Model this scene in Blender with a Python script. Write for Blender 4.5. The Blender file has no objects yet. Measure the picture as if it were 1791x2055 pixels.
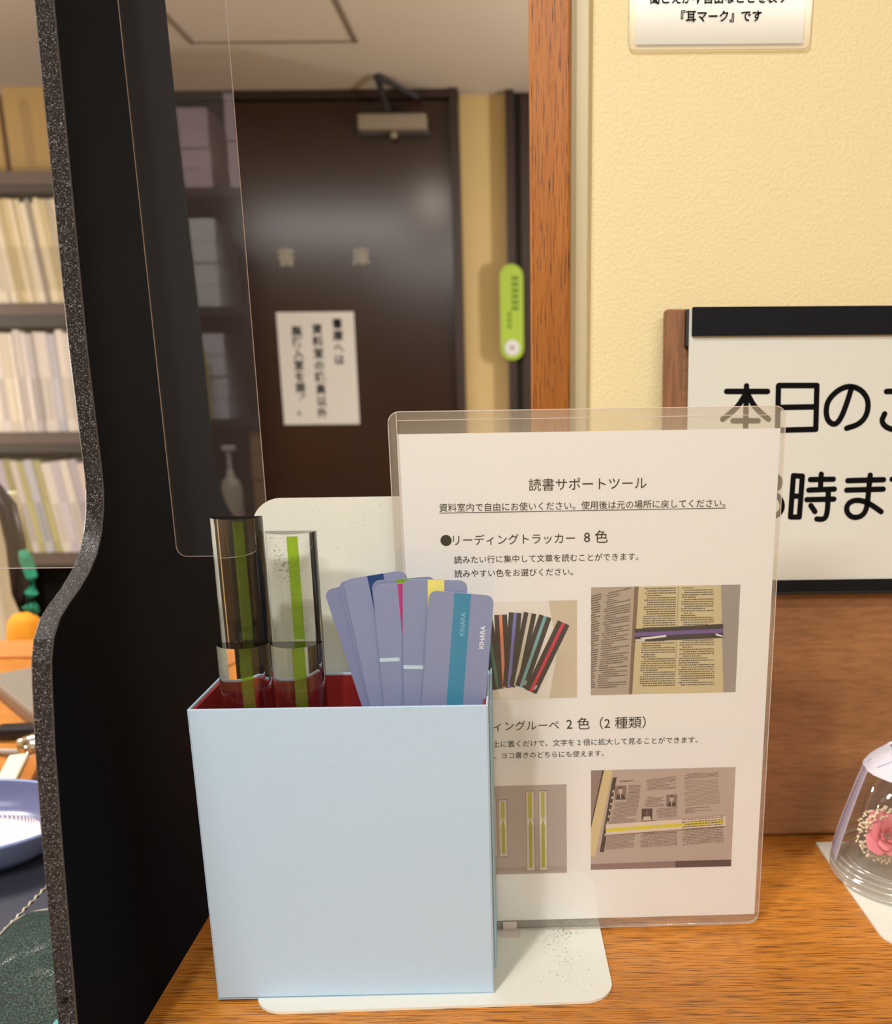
import bpy, bmesh, math, random
from mathutils import Vector, Matrix
random.seed(7)
SC = bpy.context.scene
COL = SC.collection
R = math.radians

# ------------------------------------------------------------------ camera
W_, H_ = 1791, 2055
F_, PX_, PY_ = 1900.0, 1060.0, 1300.0
cam = bpy.data.cameras.new('camera'); camo = bpy.data.objects.new('camera', cam); COL.objects.link(camo)
cam.sensor_fit = 'HORIZONTAL'; cam.sensor_width = 36.0
cam.lens = 36.0 * F_ / W_
cam.shift_x = (W_ / 2 - PX_) / W_
cam.shift_y = (PY_ - H_ / 2) / W_
cam.clip_start = 0.02
pitch, roll = R(15.2), R(-0.5)
Fv = Vector((0, math.cos(pitch), -math.sin(pitch))); U0 = Vector((0, math.sin(pitch), math.cos(pitch))); R0 = Vector((1, 0, 0))
Rv = R0 * math.cos(roll) + U0 * math.sin(roll); Uv = -R0 * math.sin(roll) + U0 * math.cos(roll)
camo.matrix_world = Matrix(((Rv.x, Uv.x, -Fv.x, 0), (Rv.y, Uv.y, -Fv.y, 0), (Rv.z, Uv.z, -Fv.z, 0.327), (0, 0, 0, 1)))
cam.dof.use_dof = True; cam.dof.focus_distance = 0.52; cam.dof.aperture_fstop = 11.0
SC.camera = camo

# ------------------------------------------------------------------ world, lights, exposure
wd = bpy.data.worlds.new('world'); SC.world = wd; wd.use_nodes = True
bg = wd.node_tree.nodes['Background']; bg.inputs[0].default_value = (1.0, 0.9, 0.78, 1); bg.inputs[1].default_value = 0.25
SC.view_settings.view_transform = 'Standard'; SC.view_settings.look = 'None'
SC.view_settings.exposure = -0.58; SC.view_settings.gamma = 1.0; SC.view_settings.use_curve_mapping = False

def area(name, loc, size, power, color, rot=(0, 0, 0), sy=None, shape='DISK'):
    l = bpy.data.lights.new(name, 'AREA'); l.energy = power; l.color = color
    l.shape = shape; l.size = size
    if sy: l.size_y = sy
    o = bpy.data.objects.new(name, l); COL.objects.link(o); o.location = loc; o.rotation_euler = rot
    return o
def point_fill(name, loc, power, color, radius=0.08):
    l = bpy.data.lights.new(name, 'POINT'); l.energy = power; l.color = color; l.shadow_soft_size = radius
    o = bpy.data.objects.new(name, l); COL.objects.link(o); o.location = loc
area('downlight_over_counter', (-0.29, -0.12, 1.245), 0.055, 9.5, (1.0, 0.98, 0.95), rot=(R(16), R(-8), 0))
area('front_fill_panel', (0.45, -1.15, 1.25), 1.1, 34, (1.0, 0.98, 0.95), sy=0.3, shape='RECTANGLE')  # added fill behind the viewer for upright faces; no known fixture
area('downlight_back_room', (-0.45, 1.67, 1.245), 0.07, 7, (1.0, 0.90, 0.78))
area('magazine_shelf_fill', (-1.1, 1.0, 1.245), 0.9, 38, (1.0, 0.98, 0.94), sy=0.25, shape='RECTANGLE')  # added fill that brightens the magazines; no such source known
area('rear_shelf_fill', (-0.75, -0.75, 1.245), 0.6, 32, (1.0, 0.98, 0.96), sy=0.2, shape='RECTANGLE')  # added, unseen fill that brightens the shelf mirrored in the narrow screen
point_fill('ceiling_fill_back_room', (0.95, 2.3, 0.55), 60, (1.0, 0.95, 0.90))  # unseen point light added behind the partition wall to brighten the ceiling
point_fill('ceiling_fill_left', (-2.4, 1.7, 0.45), 60, (1.0, 0.95, 0.90))  # unseen point light added far left to lift the ceiling on that side

# ------------------------------------------------------------------ materials
def lin(c):
    return tuple(((v / 255) / 12.92 if v / 255 <= 0.04045 else ((v / 255 + 0.055) / 1.055) ** 2.4) for v in c)
def newmat(name):
    m = bpy.data.materials.new(name); m.use_nodes = True
    return m, m.node_tree.nodes, m.node_tree.links, m.node_tree.nodes['Principled BSDF']
def setp(b, **k):
    for n, v in k.items():
        n = n.replace('_', ' ')
        if n in b.inputs: b.inputs[n].default_value = v
def pm(name, rgb, rough=0.5, var=0.04, scale=60.0, bump=0.0, bscale=300.0, **k):
    """plain procedural material: slight noise in colour, optional bump"""
    m, N, L, b = newmat(name)
    c = lin(rgb)
    tc = N.new('ShaderNodeTexCoord'); no = N.new('ShaderNodeTexNoise'); no.inputs['Scale'].default_value = scale
    L.new(tc.outputs['Object'], no.inputs['Vector'])
    mx = N.new('ShaderNodeMix'); mx.data_type = 'RGBA'
    mx.inputs[6].default_value = tuple(max(0, v * (1 - var)) for v in c) + (1,)
    mx.inputs[7].default_value = tuple(min(1, v * (1 + var)) for v in c) + (1,)
    L.new(no.outputs['Fac'], mx.inputs[0]); L.new(mx.outputs[2], b.inputs['Base Color'])
    setp(b, Roughness=rough, **k)
    if bump:
        n2 = N.new('ShaderNodeTexNoise'); n2.inputs['Scale'].default_value = bscale; n2.inputs['Detail'].default_value = 3
        L.new(tc.outputs['Object'], n2.inputs['Vector'])
        bp = N.new('ShaderNodeBump'); bp.inputs['Strength'].default_value = bump; bp.inputs['Distance'].default_value = 0.001
        L.new(n2.outputs['Fac'], bp.inputs['Height']); L.new(bp.outputs[0], b.inputs['Normal'])
    return m
def wood(name, base, dark, light, axis='X', fine=900.0, rough=0.35, dashes=0.5, cloud=3.0, stretch=0.02, coat=0.0, darkpos=(0.40, 0.56)):
    m, N, L, b = newmat(name)
    tc = N.new('ShaderNodeTexCoord'); mp = N.new('ShaderNodeMapping')
    s = {'X': (stretch, 1, 1), 'Z': (1, 1, stretch), 'Y': (1, stretch, 1)}[axis]
    mp.inputs['Scale'].default_value = s
    L.new(tc.outputs['Object'], mp.inputs['Vector'])
    n1 = N.new('ShaderNodeTexNoise'); n1.inputs['Scale'].default_value = fine; n1.inputs['Detail'].default_value = 4; n1.inputs['Roughness'].default_value = 0.65
    L.new(mp.outputs[0], n1.inputs['Vector'])
    n2 = N.new('ShaderNodeTexNoise'); n2.inputs['Scale'].default_value = fine * 0.13; n2.inputs['Detail'].default_value = 3; n2.inputs['Distortion'].default_value = 0.4
    L.new(mp.outputs[0], n2.inputs['Vector'])
    n3 = N.new('ShaderNodeTexNoise'); n3.inputs['Scale'].default_value = cloud * 4; n3.inputs['Detail'].default_value = 2
    mp3 = N.new('ShaderNodeMapping'); mp3.inputs['Scale'].default_value = tuple(0.35 if v < 1 else 1 for v in s)
    L.new(tc.outputs['Object'], mp3.inputs['Vector']); L.new(mp3.outputs[0], n3.inputs['Vector'])
    r1 = N.new('ShaderNodeValToRGB'); r1.color_ramp.elements[0].position = darkpos[0]; r1.color_ramp.elements[1].position = darkpos[1]
    r1.color_ramp.elements[0].color = (1, 1, 1, 1); r1.color_ramp.elements[1].color = (0, 0, 0, 1)
    L.new(n1.outputs['Fac'], r1.inputs[0])
    a = N.new('ShaderNodeMix'); a.data_type = 'RGBA'; a.inputs[6].default_value = lin(base) + (1,); a.inputs[7].default_value = lin(light) + (1,)
    L.new(n2.outputs['Fac'], a.inputs[0])
    a2 = N.new('ShaderNodeMix'); a2.data_type = 'RGBA'; a2.blend_type = 'MULTIPLY'; a2.inputs[7].default_value = (0.62, 0.55, 0.5, 1)
    r3 = N.new('ShaderNodeValToRGB'); r3.color_ramp.elements[0].position = 0.42; r3.color_ramp.elements[1].position = 0.62
    L.new(n3.outputs['Fac'], r3.inputs[0]); m3 = N.new('ShaderNodeMath'); m3.operation = 'MULTIPLY'; m3.inputs[1].default_value = 0.45
    L.new(r3.outputs[0], m3.inputs[0]); L.new(m3.outputs[0], a2.inputs[0]); L.new(a.outputs[2], a2.inputs[6])
    c = N.new('ShaderNodeMix'); c.data_type = 'RGBA'; c.inputs[7].default_value = lin(dark) + (1,)
    mm = N.new('ShaderNodeMath'); mm.operation = 'MULTIPLY'; mm.inputs[1].default_value = dashes
    L.new(r1.outputs[0], mm.inputs[0]); L.new(mm.outputs[0], c.inputs[0]); L.new(a2.outputs[2], c.inputs[6])
    L.new(c.outputs[2], b.inputs['Base Color'])
    bp = N.new('ShaderNodeBump'); bp.inputs['Strength'].default_value = 0.25; bp.inputs['Distance'].default_value = 0.0006
    L.new(n1.outputs['Fac'], bp.inputs['Height']); L.new(bp.outputs[0], b.inputs['Normal'])
    setp(b, Roughness=rough, Coat_Weight=coat, Coat_Roughness=0.25)
    return m
def clear(name, tint=(1, 1, 1), haze=0.0, hazecol=(1, 1, 1), rough=0.0, f0=0.045, extra=0.0):
    """thin clear plastic: transparent + Schlick-weighted gloss + a little diffuse haze"""
    m, N, L, b = newmat(name); N.remove(b)
    out = N['Material Output']
    tr = N.new('ShaderNodeBsdfTransparent'); tr.inputs[0].default_value = tint + (1,)
    df = N.new('ShaderNodeBsdfDiffuse'); df.inputs[0].default_value = hazecol + (1,)
    gl = N.new('ShaderNodeBsdfGlossy'); gl.inputs['Roughness'].default_value = rough; gl.inputs[0].default_value = (1, 1, 1, 1)
    lw = N.new('ShaderNodeLayerWeight'); lw.inputs[0].default_value = 0.5
    pw = N.new('ShaderNodeMath'); pw.operation = 'POWER'; pw.inputs[1].default_value = 5.0
    L.new(lw.outputs['Facing'], pw.inputs[0])
    ma = N.new('ShaderNodeMath'); ma.operation = 'MULTIPLY_ADD'; ma.inputs[1].default_value = 1 - f0; ma.inputs[2].default_value = f0
    L.new(pw.outputs[0], ma.inputs[0])
    m1 = N.new('ShaderNodeMixShader'); m1.inputs[0].default_value = haze
    L.new(tr.outputs[0], m1.inputs[1]); L.new(df.outputs[0], m1.inputs[2])
    m2 = N.new('ShaderNodeMixShader'); L.new(ma.outputs[0], m2.inputs[0]); L.new(m1.outputs[0], m2.inputs[1]); L.new(gl.outputs[0], m2.inputs[2])
    L.new(m2.outputs[0], out.inputs[0])
    return m
def speckle(name, rgb, fleck, scale=1500.0, rough=0.45, thr=0.66):
    m, N, L, b = newmat(name)
    tc = N.new('ShaderNodeTexCoord'); no = N.new('ShaderNodeTexNoise'); no.inputs['Scale'].default_value = scale; no.inputs['Detail'].default_value = 2
    L.new(tc.outputs['Object'], no.inputs['Vector'])
    r = N.new('ShaderNodeValToRGB'); r.color_ramp.elements[0].position = thr - 0.05; r.color_ramp.elements[1].position = thr + 0.05
    r.color_ramp.elements[0].color = lin(rgb) + (1,); r.color_ramp.elements[1].color = lin(fleck) + (1,)
    L.new(no.outputs['Fac'], r.inputs[0]); L.new(r.outputs[0], b.inputs['Base Color'])
    bp = N.new('ShaderNodeBump'); bp.inputs['Strength'].default_value = 1.0; bp.inputs['Distance'].default_value = 0.002
    L.new(no.outputs['Fac'], bp.inputs['Height']); L.new(bp.outputs[0], b.inputs['Normal'])
    setp(b, Roughness=rough, Specular_IOR_Level=0.7)
    return m

M = {}
M['counter'] = wood('counter_oak', (194, 120, 40), (96, 52, 14), (224, 150, 62), 'X', 1100, 0.42, 0.8, 2.0, 0.035, coat=0.0, darkpos=(0.42, 0.50))
M['walnut'] = wood('walnut_ply', (142, 96, 58), (112, 72, 42), (180, 128, 84), 'X', 300, 0.5, 0.4, 3.0, 0.16)
M['walnut_v'] = wood('walnut_edge', (132, 86, 50), (94, 58, 32), (164, 112, 68), 'Z', 500, 0.5, 0.5, 3.0, 0.06)
M['trim'] = wood('jamb_oak', (168, 94, 18), (78, 38, 8), (196, 122, 36), 'Z', 1100, 0.4, 0.9, 2.5, 0.035, coat=0.05, darkpos=(0.39, 0.47))
M['desk'] = wood('desk_oak', (196, 126, 62), (150, 90, 40), (212, 144, 80), 'X', 400, 0.45, 0.4, 2.0, 0.05)
M['wall'] = pm('wall_paint_cream', (246, 232, 182), 0.55, 0.02, 8, bump=0.55, bscale=420)
M['wall_far'] = pm('wall_paint_far', (222, 196, 140), 0.7, 0.02, 8)
M['ceiling'] = pm('ceiling_board', (214, 204, 192), 0.8, 0.03, 3)
M['groove'] = pm('ceiling_groove', (130, 116, 104), 0.8)
M['floor'] = pm('floor_carpet', (150, 140, 128), 0.95, 0.15, 200)
M['alu'] = pm('cream_metal_strip', (206, 196, 160), 0.35, 0.02, 20, Metallic=0.1)
M['door'] = pm('dark_brown_door', (52, 34, 26), 0.2, 0.06, 4, Specular_IOR_Level=0.5)
M['frame'] = pm('dark_brown_frame', (46, 32, 28), 0.4, 0.05, 10)
M['black'] = pm('black_gap', (14, 12, 12), 0.5)
M['panel'] = pm('black_panel_face', (15, 19, 26), 0.65, 0.10, 30, Specular_IOR_Level=0.02)
M['panel_edge'] = speckle('black_panel_edge', (15, 15, 17), (176, 174, 178), 1700, 0.3, 0.63)
M['box'] = pm('pale_blue_card', (182, 208, 230), 0.75, 0.02, 200, bump=0.12, bscale=900)
M['flap'] = pm('sky_blue_card', (168, 208, 228), 0.7, 0.02, 200)
M['red'] = pm('red_card', (150, 26, 26), 0.6, 0.04, 200)
M['darkred'] = pm('dark_red_card', (128, 34, 32), 0.6, 0.06, 200)
M['white_metal'] = speckle('white_enamel', (228, 228, 216), (228, 228, 216), 900, 0.4)
m_ = M['white_metal']
def enamel():
    m, N, L, b = newmat('white_enamel_worn')
    tc = N.new('ShaderNodeTexCoord'); v = N.new('ShaderNodeTexNoise'); v.inputs['Scale'].default_value = 700
    n2 = N.new('ShaderNodeTexNoise'); n2.inputs['Scale'].default_value = 18
    L.new(tc.outputs['Object'], v.inputs['Vector']); L.new(tc.outputs['Object'], n2.inputs['Vector'])
    mu = N.new('ShaderNodeMath'); mu.operation = 'MULTIPLY'; L.new(v.outputs['Fac'], mu.inputs[0]); L.new(n2.outputs['Fac'], mu.inputs[1])
    r = N.new('ShaderNodeValToRGB'); r.color_ramp.elements[0].position = 0.385; r.color_ramp.elements[0].color = lin((226, 226, 214)) + (1,)
    r.color_ramp.elements[1].position = 0.43; r.color_ramp.elements[1].color = lin((150, 158, 148)) + (1,)
    L.new(mu.outputs[0], r.inputs[0]); L.new(r.outputs[0], b.inputs['Base Color'])
    bp = N.new('ShaderNodeBump'); bp.inputs['Strength'].default_value = 0.15; bp.inputs['Distance'].default_value = 0.0005
    n3 = N.new('ShaderNodeTexNoise'); n3.inputs['Scale'].default_value = 350; L.new(tc.outputs['Object'], n3.inputs['Vector'])
    L.new(n3.outputs['Fac'], bp.inputs['Height']); L.new(bp.outputs[0], b.inputs['Normal'])
    setp(b, Roughness=0.4)
    return m
M['white_metal'] = enamel(); bpy.data.materials.remove(m_)
M['paper'] = pm('white_paper', (230, 230, 229), 0.8, 0.01, 30)
M['paper_cool'] = pm('white_paper_cool', (222, 224, 234), 0.8, 0.01, 30)
M['page'] = pm('ivory_page', (224, 226, 218), 0.7, 0.01, 30)
M['ink'] = pm('black_ink', (8, 9, 11), 0.7, Specular_IOR_Level=0.1)
M['ink_soft'] = pm('grey_ink', (60, 55, 52), 0.7)
M['bar'] = pm('black_satin_bar', (18, 21, 27), 0.6, Specular_IOR_Level=0.15)
M['bar2'] = pm('black_bar', (10, 10, 12), 0.4)
M['pvc'] = clear('clear_card_case', (0.995, 0.995, 0.99), 0.012, (0.9, 0.88, 0.84), 0.03, 0.035)
M['pvc_back'] = clear('clear_card_case_back', (0.93, 0.92, 0.90), 0.10, (0.85, 0.80, 0.74), 0.1)
M['pvc_rim'] = clear('clear_case_rim', (0.8, 0.75, 0.72), 0.55, (0.95, 0.85, 0.80), 0.1)
M['laminate'] = clear('laminate_film', (0.95, 0.93, 0.86), 0.06, (0.9, 0.9, 0.85), 0.15)
M['acrylic'] = clear('acrylic_sheet', (0.975, 0.97, 0.97), 0.012, (0.8, 0.78, 0.8), 0.0)
M['acrylic_edge'] = clear('acrylic_edge', (0.6, 0.5, 0.5), 0.6, (0.75, 0.62, 0.6), 0.2)
def glass(name, col=(1, 1, 1), ior=1.49, rough=0.0):
    m, N, L, b = newmat(name)
    setp(b, Base_Color=col + (1,), Transmission_Weight=1.0, IOR=ior, Roughness=rough)
    return m
M['lens'] = glass('clear_acrylic_lens', (0.985, 0.99, 0.985))
M['glass'] = clear('dome_glass', (0.97, 0.97, 0.97), 0.01, (0.9, 0.9, 0.9), 0.0, 0.05)
M['glass_cup'] = clear('inner_cup_glass', (0.96, 0.95, 0.95), 0.02, (0.9, 0.9, 0.9), 0.02, 0.09)
M['glass_streak_ring'] = clear('glass_streak_ring', (0.9, 0.9, 0.88), 0.25, (0.95, 0.94, 0.9), 0.08, 0.2)
M['glass_solid'] = clear('dome_base_glass', (0.98, 0.98, 0.97), 0.05, (0.95, 0.94, 0.9), 0.05, 0.12)  # whitish haze in the base colour stands in for reflections
def tint(name, rgb, mix):
    m, N, L, b = newmat(name); N.remove(b); out = N['Material Output']
    tr = N.new('ShaderNodeBsdfTransparent'); tr.inputs[0].default_value = lin(rgb) + (1,)
    df = N.new('ShaderNodeBsdfDiffuse'); df.inputs[0].default_value = lin(rgb) + (1,)
    tl = N.new('ShaderNodeBsdfTranslucent'); tl.inputs[0].default_value = lin(rgb) + (1,)
    a = N.new('ShaderNodeMixShader'); a.inputs[0].default_value = 0.4; L.new(df.outputs[0], a.inputs[1]); L.new(tl.outputs[0], a.inputs[2])
    c = N.new('ShaderNodeMixShader'); c.inputs[0].default_value = mix; L.new(tr.outputs[0], c.inputs[1]); L.new(a.outputs[0], c.inputs[2])
    L.new(c.outputs[0], out.inputs[0])
    return m
M['lime_film'] = tint('lime_film', (208, 232, 120), 0.10)
M['lime_film_front'] = tint('lime_film_front', (206, 228, 110), 0.16)
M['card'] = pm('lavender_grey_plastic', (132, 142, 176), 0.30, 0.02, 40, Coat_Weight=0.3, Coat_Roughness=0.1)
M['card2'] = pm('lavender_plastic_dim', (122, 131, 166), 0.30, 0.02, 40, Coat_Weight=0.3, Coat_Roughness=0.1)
M['card_edge'] = pm('card_cut_edge', (196, 198, 214), 0.3)
M['s_teal'] = pm('teal_film', (66, 134, 166), 0.25); M['s_yellow'] = pm('yellow_film', (224, 216, 120), 0.3)
M['s_pink'] = pm('pink_film', (176, 60, 122), 0.3); M['s_blue'] = pm('navy_blue_film', (34, 66, 118), 0.3); M['s_green'] = pm('green_film', (112, 148, 40), 0.3)
M['s_text'] = pm('white_print', (225, 228, 235), 0.5); M['s_text2'] = pm('pale_teal_print', (120, 176, 200), 0.5)
M['s_glare'] = pm('pale_blue_glare', (186, 208, 220), 0.5)
M['lime'] = pm('lime_plastic', (164, 196, 62), 0.4); M['lime_d'] = pm('dark_lime_print', (92, 128, 24), 0.5)
M['closer'] = pm('silver_closer', (150, 142, 130), 0.4, Metallic=0.3); M['closer_d'] = pm('dark_grey_arm', (50, 50, 58), 0.4)
M['greyplastic'] = pm('grey_plastic', (170, 170, 160), 0.5)
M['navy'] = pm('navy_desk_leather', (42, 44, 58), 0.6, 0.08, 40, bump=0.2, bscale=400)
M['thread'] = pm('cream_thread', (196, 184, 166), 0.8)
M['blueplas'] = pm('translucent_blue_plastic', (158, 176, 224), 0.22, 0.03, 20, Transmission_Weight=0.25)
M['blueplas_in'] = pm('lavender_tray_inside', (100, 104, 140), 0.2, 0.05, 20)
M['white_rubber'] = pm('white_rubber', (232, 222, 224), 0.6)
M['leather'] = speckle('green_glossy_leather', (22, 40, 38), (74, 104, 94), 1500, 0.13, 0.54)
M['piping'] = pm('pale_grey_piping', (150, 142, 132), 0.4)
M['teal'] = pm('teal_plastic', (92, 168, 162), 0.4)
M['ivory'] = pm('ivory_plastic', (222, 220, 196), 0.4); M['chrome'] = pm('chrome', (210, 208, 200), 0.15, Metallic=1.0)
M['cable'] = pm('grey_cable', (160, 150, 142), 0.4); M['blk_plastic'] = pm('black_plastic', (22, 20, 24), 0.3)
M['greytop'] = pm('grey_lid', (128, 120, 108), 0.5); M['bronze'] = pm('brown_metal_edge', (92, 58, 44), 0.35, Metallic=0.3)
M['kraft'] = pm('kraft_cardboard', (166, 138, 82), 0.8, 0.1, 6); M['shelf'] = pm('dark_shelf', (36, 32, 34), 0.5, 0.1, 10); M['shelf_lip'] = pm('brown_shelf_lip', (82, 68, 66), 0.45)
M['shelf_back'] = pm('shelf_back_panel', (30, 30, 30), 0.8)
M['green_cloth'] = pm('green_cloth', (16, 122, 92), 0.8, 0.2, 30); M['orange_cloth'] = pm('orange_cloth', (226, 146, 20), 0.8, 0.1, 30)
M['cream_box'] = pm('cream_panel', (206, 202, 178), 0.6)
M['rose'] = pm('pink_petal', (246, 142, 152), 0.6, 0.12, 60, Subsurface_Weight=0.1); M['breath'] = pm('cream_blossom', (236, 222, 190), 0.8, 0.1, 300)
M['leaf'] = pm('pale_leaf', (170, 160, 120), 0.7); M['ribbon'] = pm('white_ribbon', (214, 210, 220), 0.6); M['lace'] = pm('lilac_lace', (196, 186, 200), 0.7); M['purple'] = pm('purple_print', (110, 100, 190), 0.6)
M['bottle'] = pm('clear_pump_bottle', (214, 206, 186), 0.2); M['yellow_lab'] = pm('yellow_label', (214, 200, 60), 0.6)
M['pinkgrey'] = pm('mauve_paper', (214, 190, 196), 0.8)

# ------------------------------------------------------------------ helpers
def tag(o, label=None, cat=None, group=None, kind=None):
    if label: o['label'] = label
    if cat: o['category'] = cat
    if group: o['group'] = group
    if kind: o['kind'] = kind
    return o
def empty(name, loc=(0, 0, 0), rot=(0, 0, 0), label=None, cat=None, group=None):
    o = bpy.data.objects.new(name, None); COL.objects.link(o); o.location = loc; o.rotation_euler = rot; o.empty_display_size = 0.02
    return tag(o, label, cat, group)
def obj(name, bm, mats, parent=None, smooth=False, loc=(0, 0, 0), rot=(0, 0, 0), label=None):
    me = bpy.data.meshes.new(name); bm.normal_update(); bm.to_mesh(me); bm.free()
    if not isinstance(mats, (list, tuple)): mats = [mats]
    for m in mats: me.materials.append(m)
    if smooth:
        for p in me.polygons: p.use_smooth = True
    o = bpy.data.objects.new(name, me); COL.objects.link(o); o.location = loc; o.rotation_euler = rot
    if parent: o.parent = parent
    if label: o['label'] = label
    return o
def bx(bm, x0, x1, y0, y1, z0, z1, mi=0, bev=0.0, mat=None, seg=2):
    r = bmesh.ops.create_cube(bm, size=1.0)
    vs = r['verts']
    for v in vs: v.co = Vector(((x0 + x1) / 2 + v.co.x * (x1 - x0), (y0 + y1) / 2 + v.co.y * (y1 - y0), (z0 + z1) / 2 + v.co.z * (z1 - z0)))
    fs = set(f for v in vs for f in v.link_faces)
    for f in fs: f.material_index = mi
    if bev:
        es = list(set(e for v in vs for e in v.link_edges))
        r2 = bmesh.ops.bevel(bm, geom=es, offset=bev, segments=seg, affect='EDGES', profile=0.5)
        vs = list(set(v for f in r2['faces'] for v in f.verts) | set(v for v in vs if v.is_valid))
        for f in r2['faces']: f.material_index = mi
    if mat is not None: bmesh.ops.transform(bm, matrix=mat, verts=[v for v in vs if v.is_valid])
    return vs
def box(name, dims, m, parent=None, bev=0.0, **k):
    bm = bmesh.new(); bx(bm, *dims, bev=bev); return obj(name, bm, m, parent, **k)
def rrect(x0, x1, z0, z1, r, n=6, corners=(1, 1, 1, 1)):
    """rounded rectangle outline, ccw from bottom left; corners bl, br, tr, tl"""
    pts = []
    for (cx, cz, a0, on) in ((x0 + r, z0 + r, 180, corners[0]), (x1 - r, z0 + r, 270, corners[1]), (x1 - r, z1 - r, 0, corners[2]), (x0 + r, z1 - r, 90, corners[3])):
        if on:
            for i in range(n + 1):
                a = R(a0 + 90 * i / n); pts.append((cx + r * math.cos(a), cz + r * math.sin(a)))
        else:
            a = R(a0 + 45); pts.append((cx + r * (1 if math.cos(a) > 0 else -1), cz + r * (1 if math.sin(a) > 0 else -1)))
    return pts
def prism(bm, pts, d0, d1, plane='XZ', mi=0, mside=None):
    """extrude a 2-D outline; plane XZ extrudes along y, XY along z, YZ along x"""
    def P(p, d):
        return {'XZ': (p[0], d, p[1]), 'XY': (p[0], p[1], d), 'YZ': (d, p[0], p[1])}[plane]
    a = [bm.verts.new(P(p, d0)) for p in pts]; b = [bm.verts.new(P(p, d1)) for p in pts]
    f1 = bm.faces.new(a); f2 = bm.faces.new(list(reversed(b))); f1.material_index = f2.material_index = mi
    n = len(pts)
    for i in range(n):
        f = bm.faces.new((a[i], b[i], b[(i + 1) % n], a[(i + 1) % n])); f.material_index = mi if mside is None else mside
    bmesh.ops.recalc_face_normals(bm, faces=bm.faces)
    return a + b
def tube(bm, pts, r, n=8, mi=0, caps=True):
    pts = [Vector(p) for p in pts]; rings = []
    for i, p in enumerate(pts):
        t = (pts[min(i + 1, len(pts) - 1)] - pts[max(i - 1, 0)]).normalized()
        u = t.cross(Vector((0, 0, 1)));
        if u.length < 0.05: u = t.cross(Vector((1, 0, 0)))
        u.normalize(); w = t.cross(u).normalized()
        rr = r[i] if isinstance(r, (list, tuple)) else r
        rings.append([bm.verts.new(p + (u * math.cos(2 * math.pi * k / n) + w * math.sin(2 * math.pi * k / n)) * rr) for k in range(n)])
    for a, b in zip(rings, rings[1:]):
        for k in range(n):
            f = bm.faces.new((a[k], a[(k + 1) % n], b[(k + 1) % n], b[k])); f.material_index = mi
    if caps:
        bm.faces.new(list(reversed(rings[0]))).material_index = mi; bm.faces.new(rings[-1]).material_index = mi
    bmesh.ops.recalc_face_normals(bm, faces=bm.faces)
def lathe(bm, prof, n=48, mi=0, c=(0, 0)):
    rings = []
    for (r, z) in prof:
        if r < 1e-6: rings.append([bm.verts.new((c[0], c[1], z))])
        else: rings.append([bm.verts.new((c[0] + r * math.cos(2 * math.pi * k / n), c[1] + r * math.sin(2 * math.pi * k / n), z)) for k in range(n)])
    for a, b in zip(rings, rings[1:]):
        for k in range(n):
            k2 = (k + 1) % n
            if len(a) == 1 and len(b) == 1: continue
            if len(a) == 1: f = bm.faces.new((a[0], b[k2], b[k]))
            elif len(b) == 1: f = bm.faces.new((a[k], a[k2], b[0]))
            else: f = bm.faces.new((a[k], a[k2], b[k2], b[k]))
            f.material_index = mi
def copy_tree(o, parent=None):
    c = o.copy(); COL.objects.link(c); c.parent = parent
    for ch in list(o.children): copy_tree(ch, c)
    return c
def lettering(body, parent, m, x=None, z=0.0, width=None, size=0.01, bold=0.0, y=-0.0002, center=False, name='lettering', rot=0.0, loc=None, label=None):
    """flat printed text facing -Y (local), left end at x, baseline z, scaled to a width"""
    cu = bpy.data.curves.new('text', 'FONT'); cu.body = body; cu.size = 1.0; cu.offset = bold; cu.resolution_u = 2
    t = bpy.data.objects.new('text', cu); COL.objects.link(t)
    bpy.context.view_layer.update()
    me = bpy.data.meshes.new_from_object(t.evaluated_get(bpy.context.evaluated_depsgraph_get()))
    bpy.data.objects.remove(t); bpy.data.curves.remove(cu)
    xs = [v.co.x for v in me.vertices]; x0, x1 = min(xs), max(xs)
    s = width / (x1 - x0) if width else size
    sz = size if size and width and False else s
    for v in me.vertices:
        px, pz = (v.co.x - x0) * s, v.co.y * s
        if center: px -= (x1 - x0) * s / 2
        if rot:
            px, pz = px * math.cos(rot) - pz * math.sin(rot), px * math.sin(rot) + pz * math.cos(rot)
        v.co = (px, 0, pz)
    me.materials.clear(); me.materials.append(m)
    o = bpy.data.objects.new(name, me); COL.objects.link(o); o.parent = parent; o.location = loc if loc else (x, y, z)
    if label: o['label'] = label
    return o
def vertical_text(body, parent, m, x, ztop, size, pitchz, y, bold=0.0, name='lettering'):
    for i, ch in enumerate(body):
        cu = bpy.data.curves.new('text', 'FONT'); cu.body = ch; cu.size = size; cu.offset = bold; cu.resolution_u = 2
        t = bpy.data.objects.new('text', cu); COL.objects.link(t); bpy.context.view_layer.update()
        me = bpy.data.meshes.new_from_object(t.evaluated_get(bpy.context.evaluated_depsgraph_get()))
        bpy.data.objects.remove(t); bpy.data.curves.remove(cu)
        if len(me.vertices):
            for v in me.vertices: v.co = (x - size / 2 + v.co.x, y, ztop - size * 0.9 - i * pitchz + v.co.y)
            bm = bmesh.new(); bm.from_mesh(me); obj(name, bm, m, parent)
        bpy.data.meshes.remove(me)
def struct(o): o['kind'] = 'structure'; return o

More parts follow.
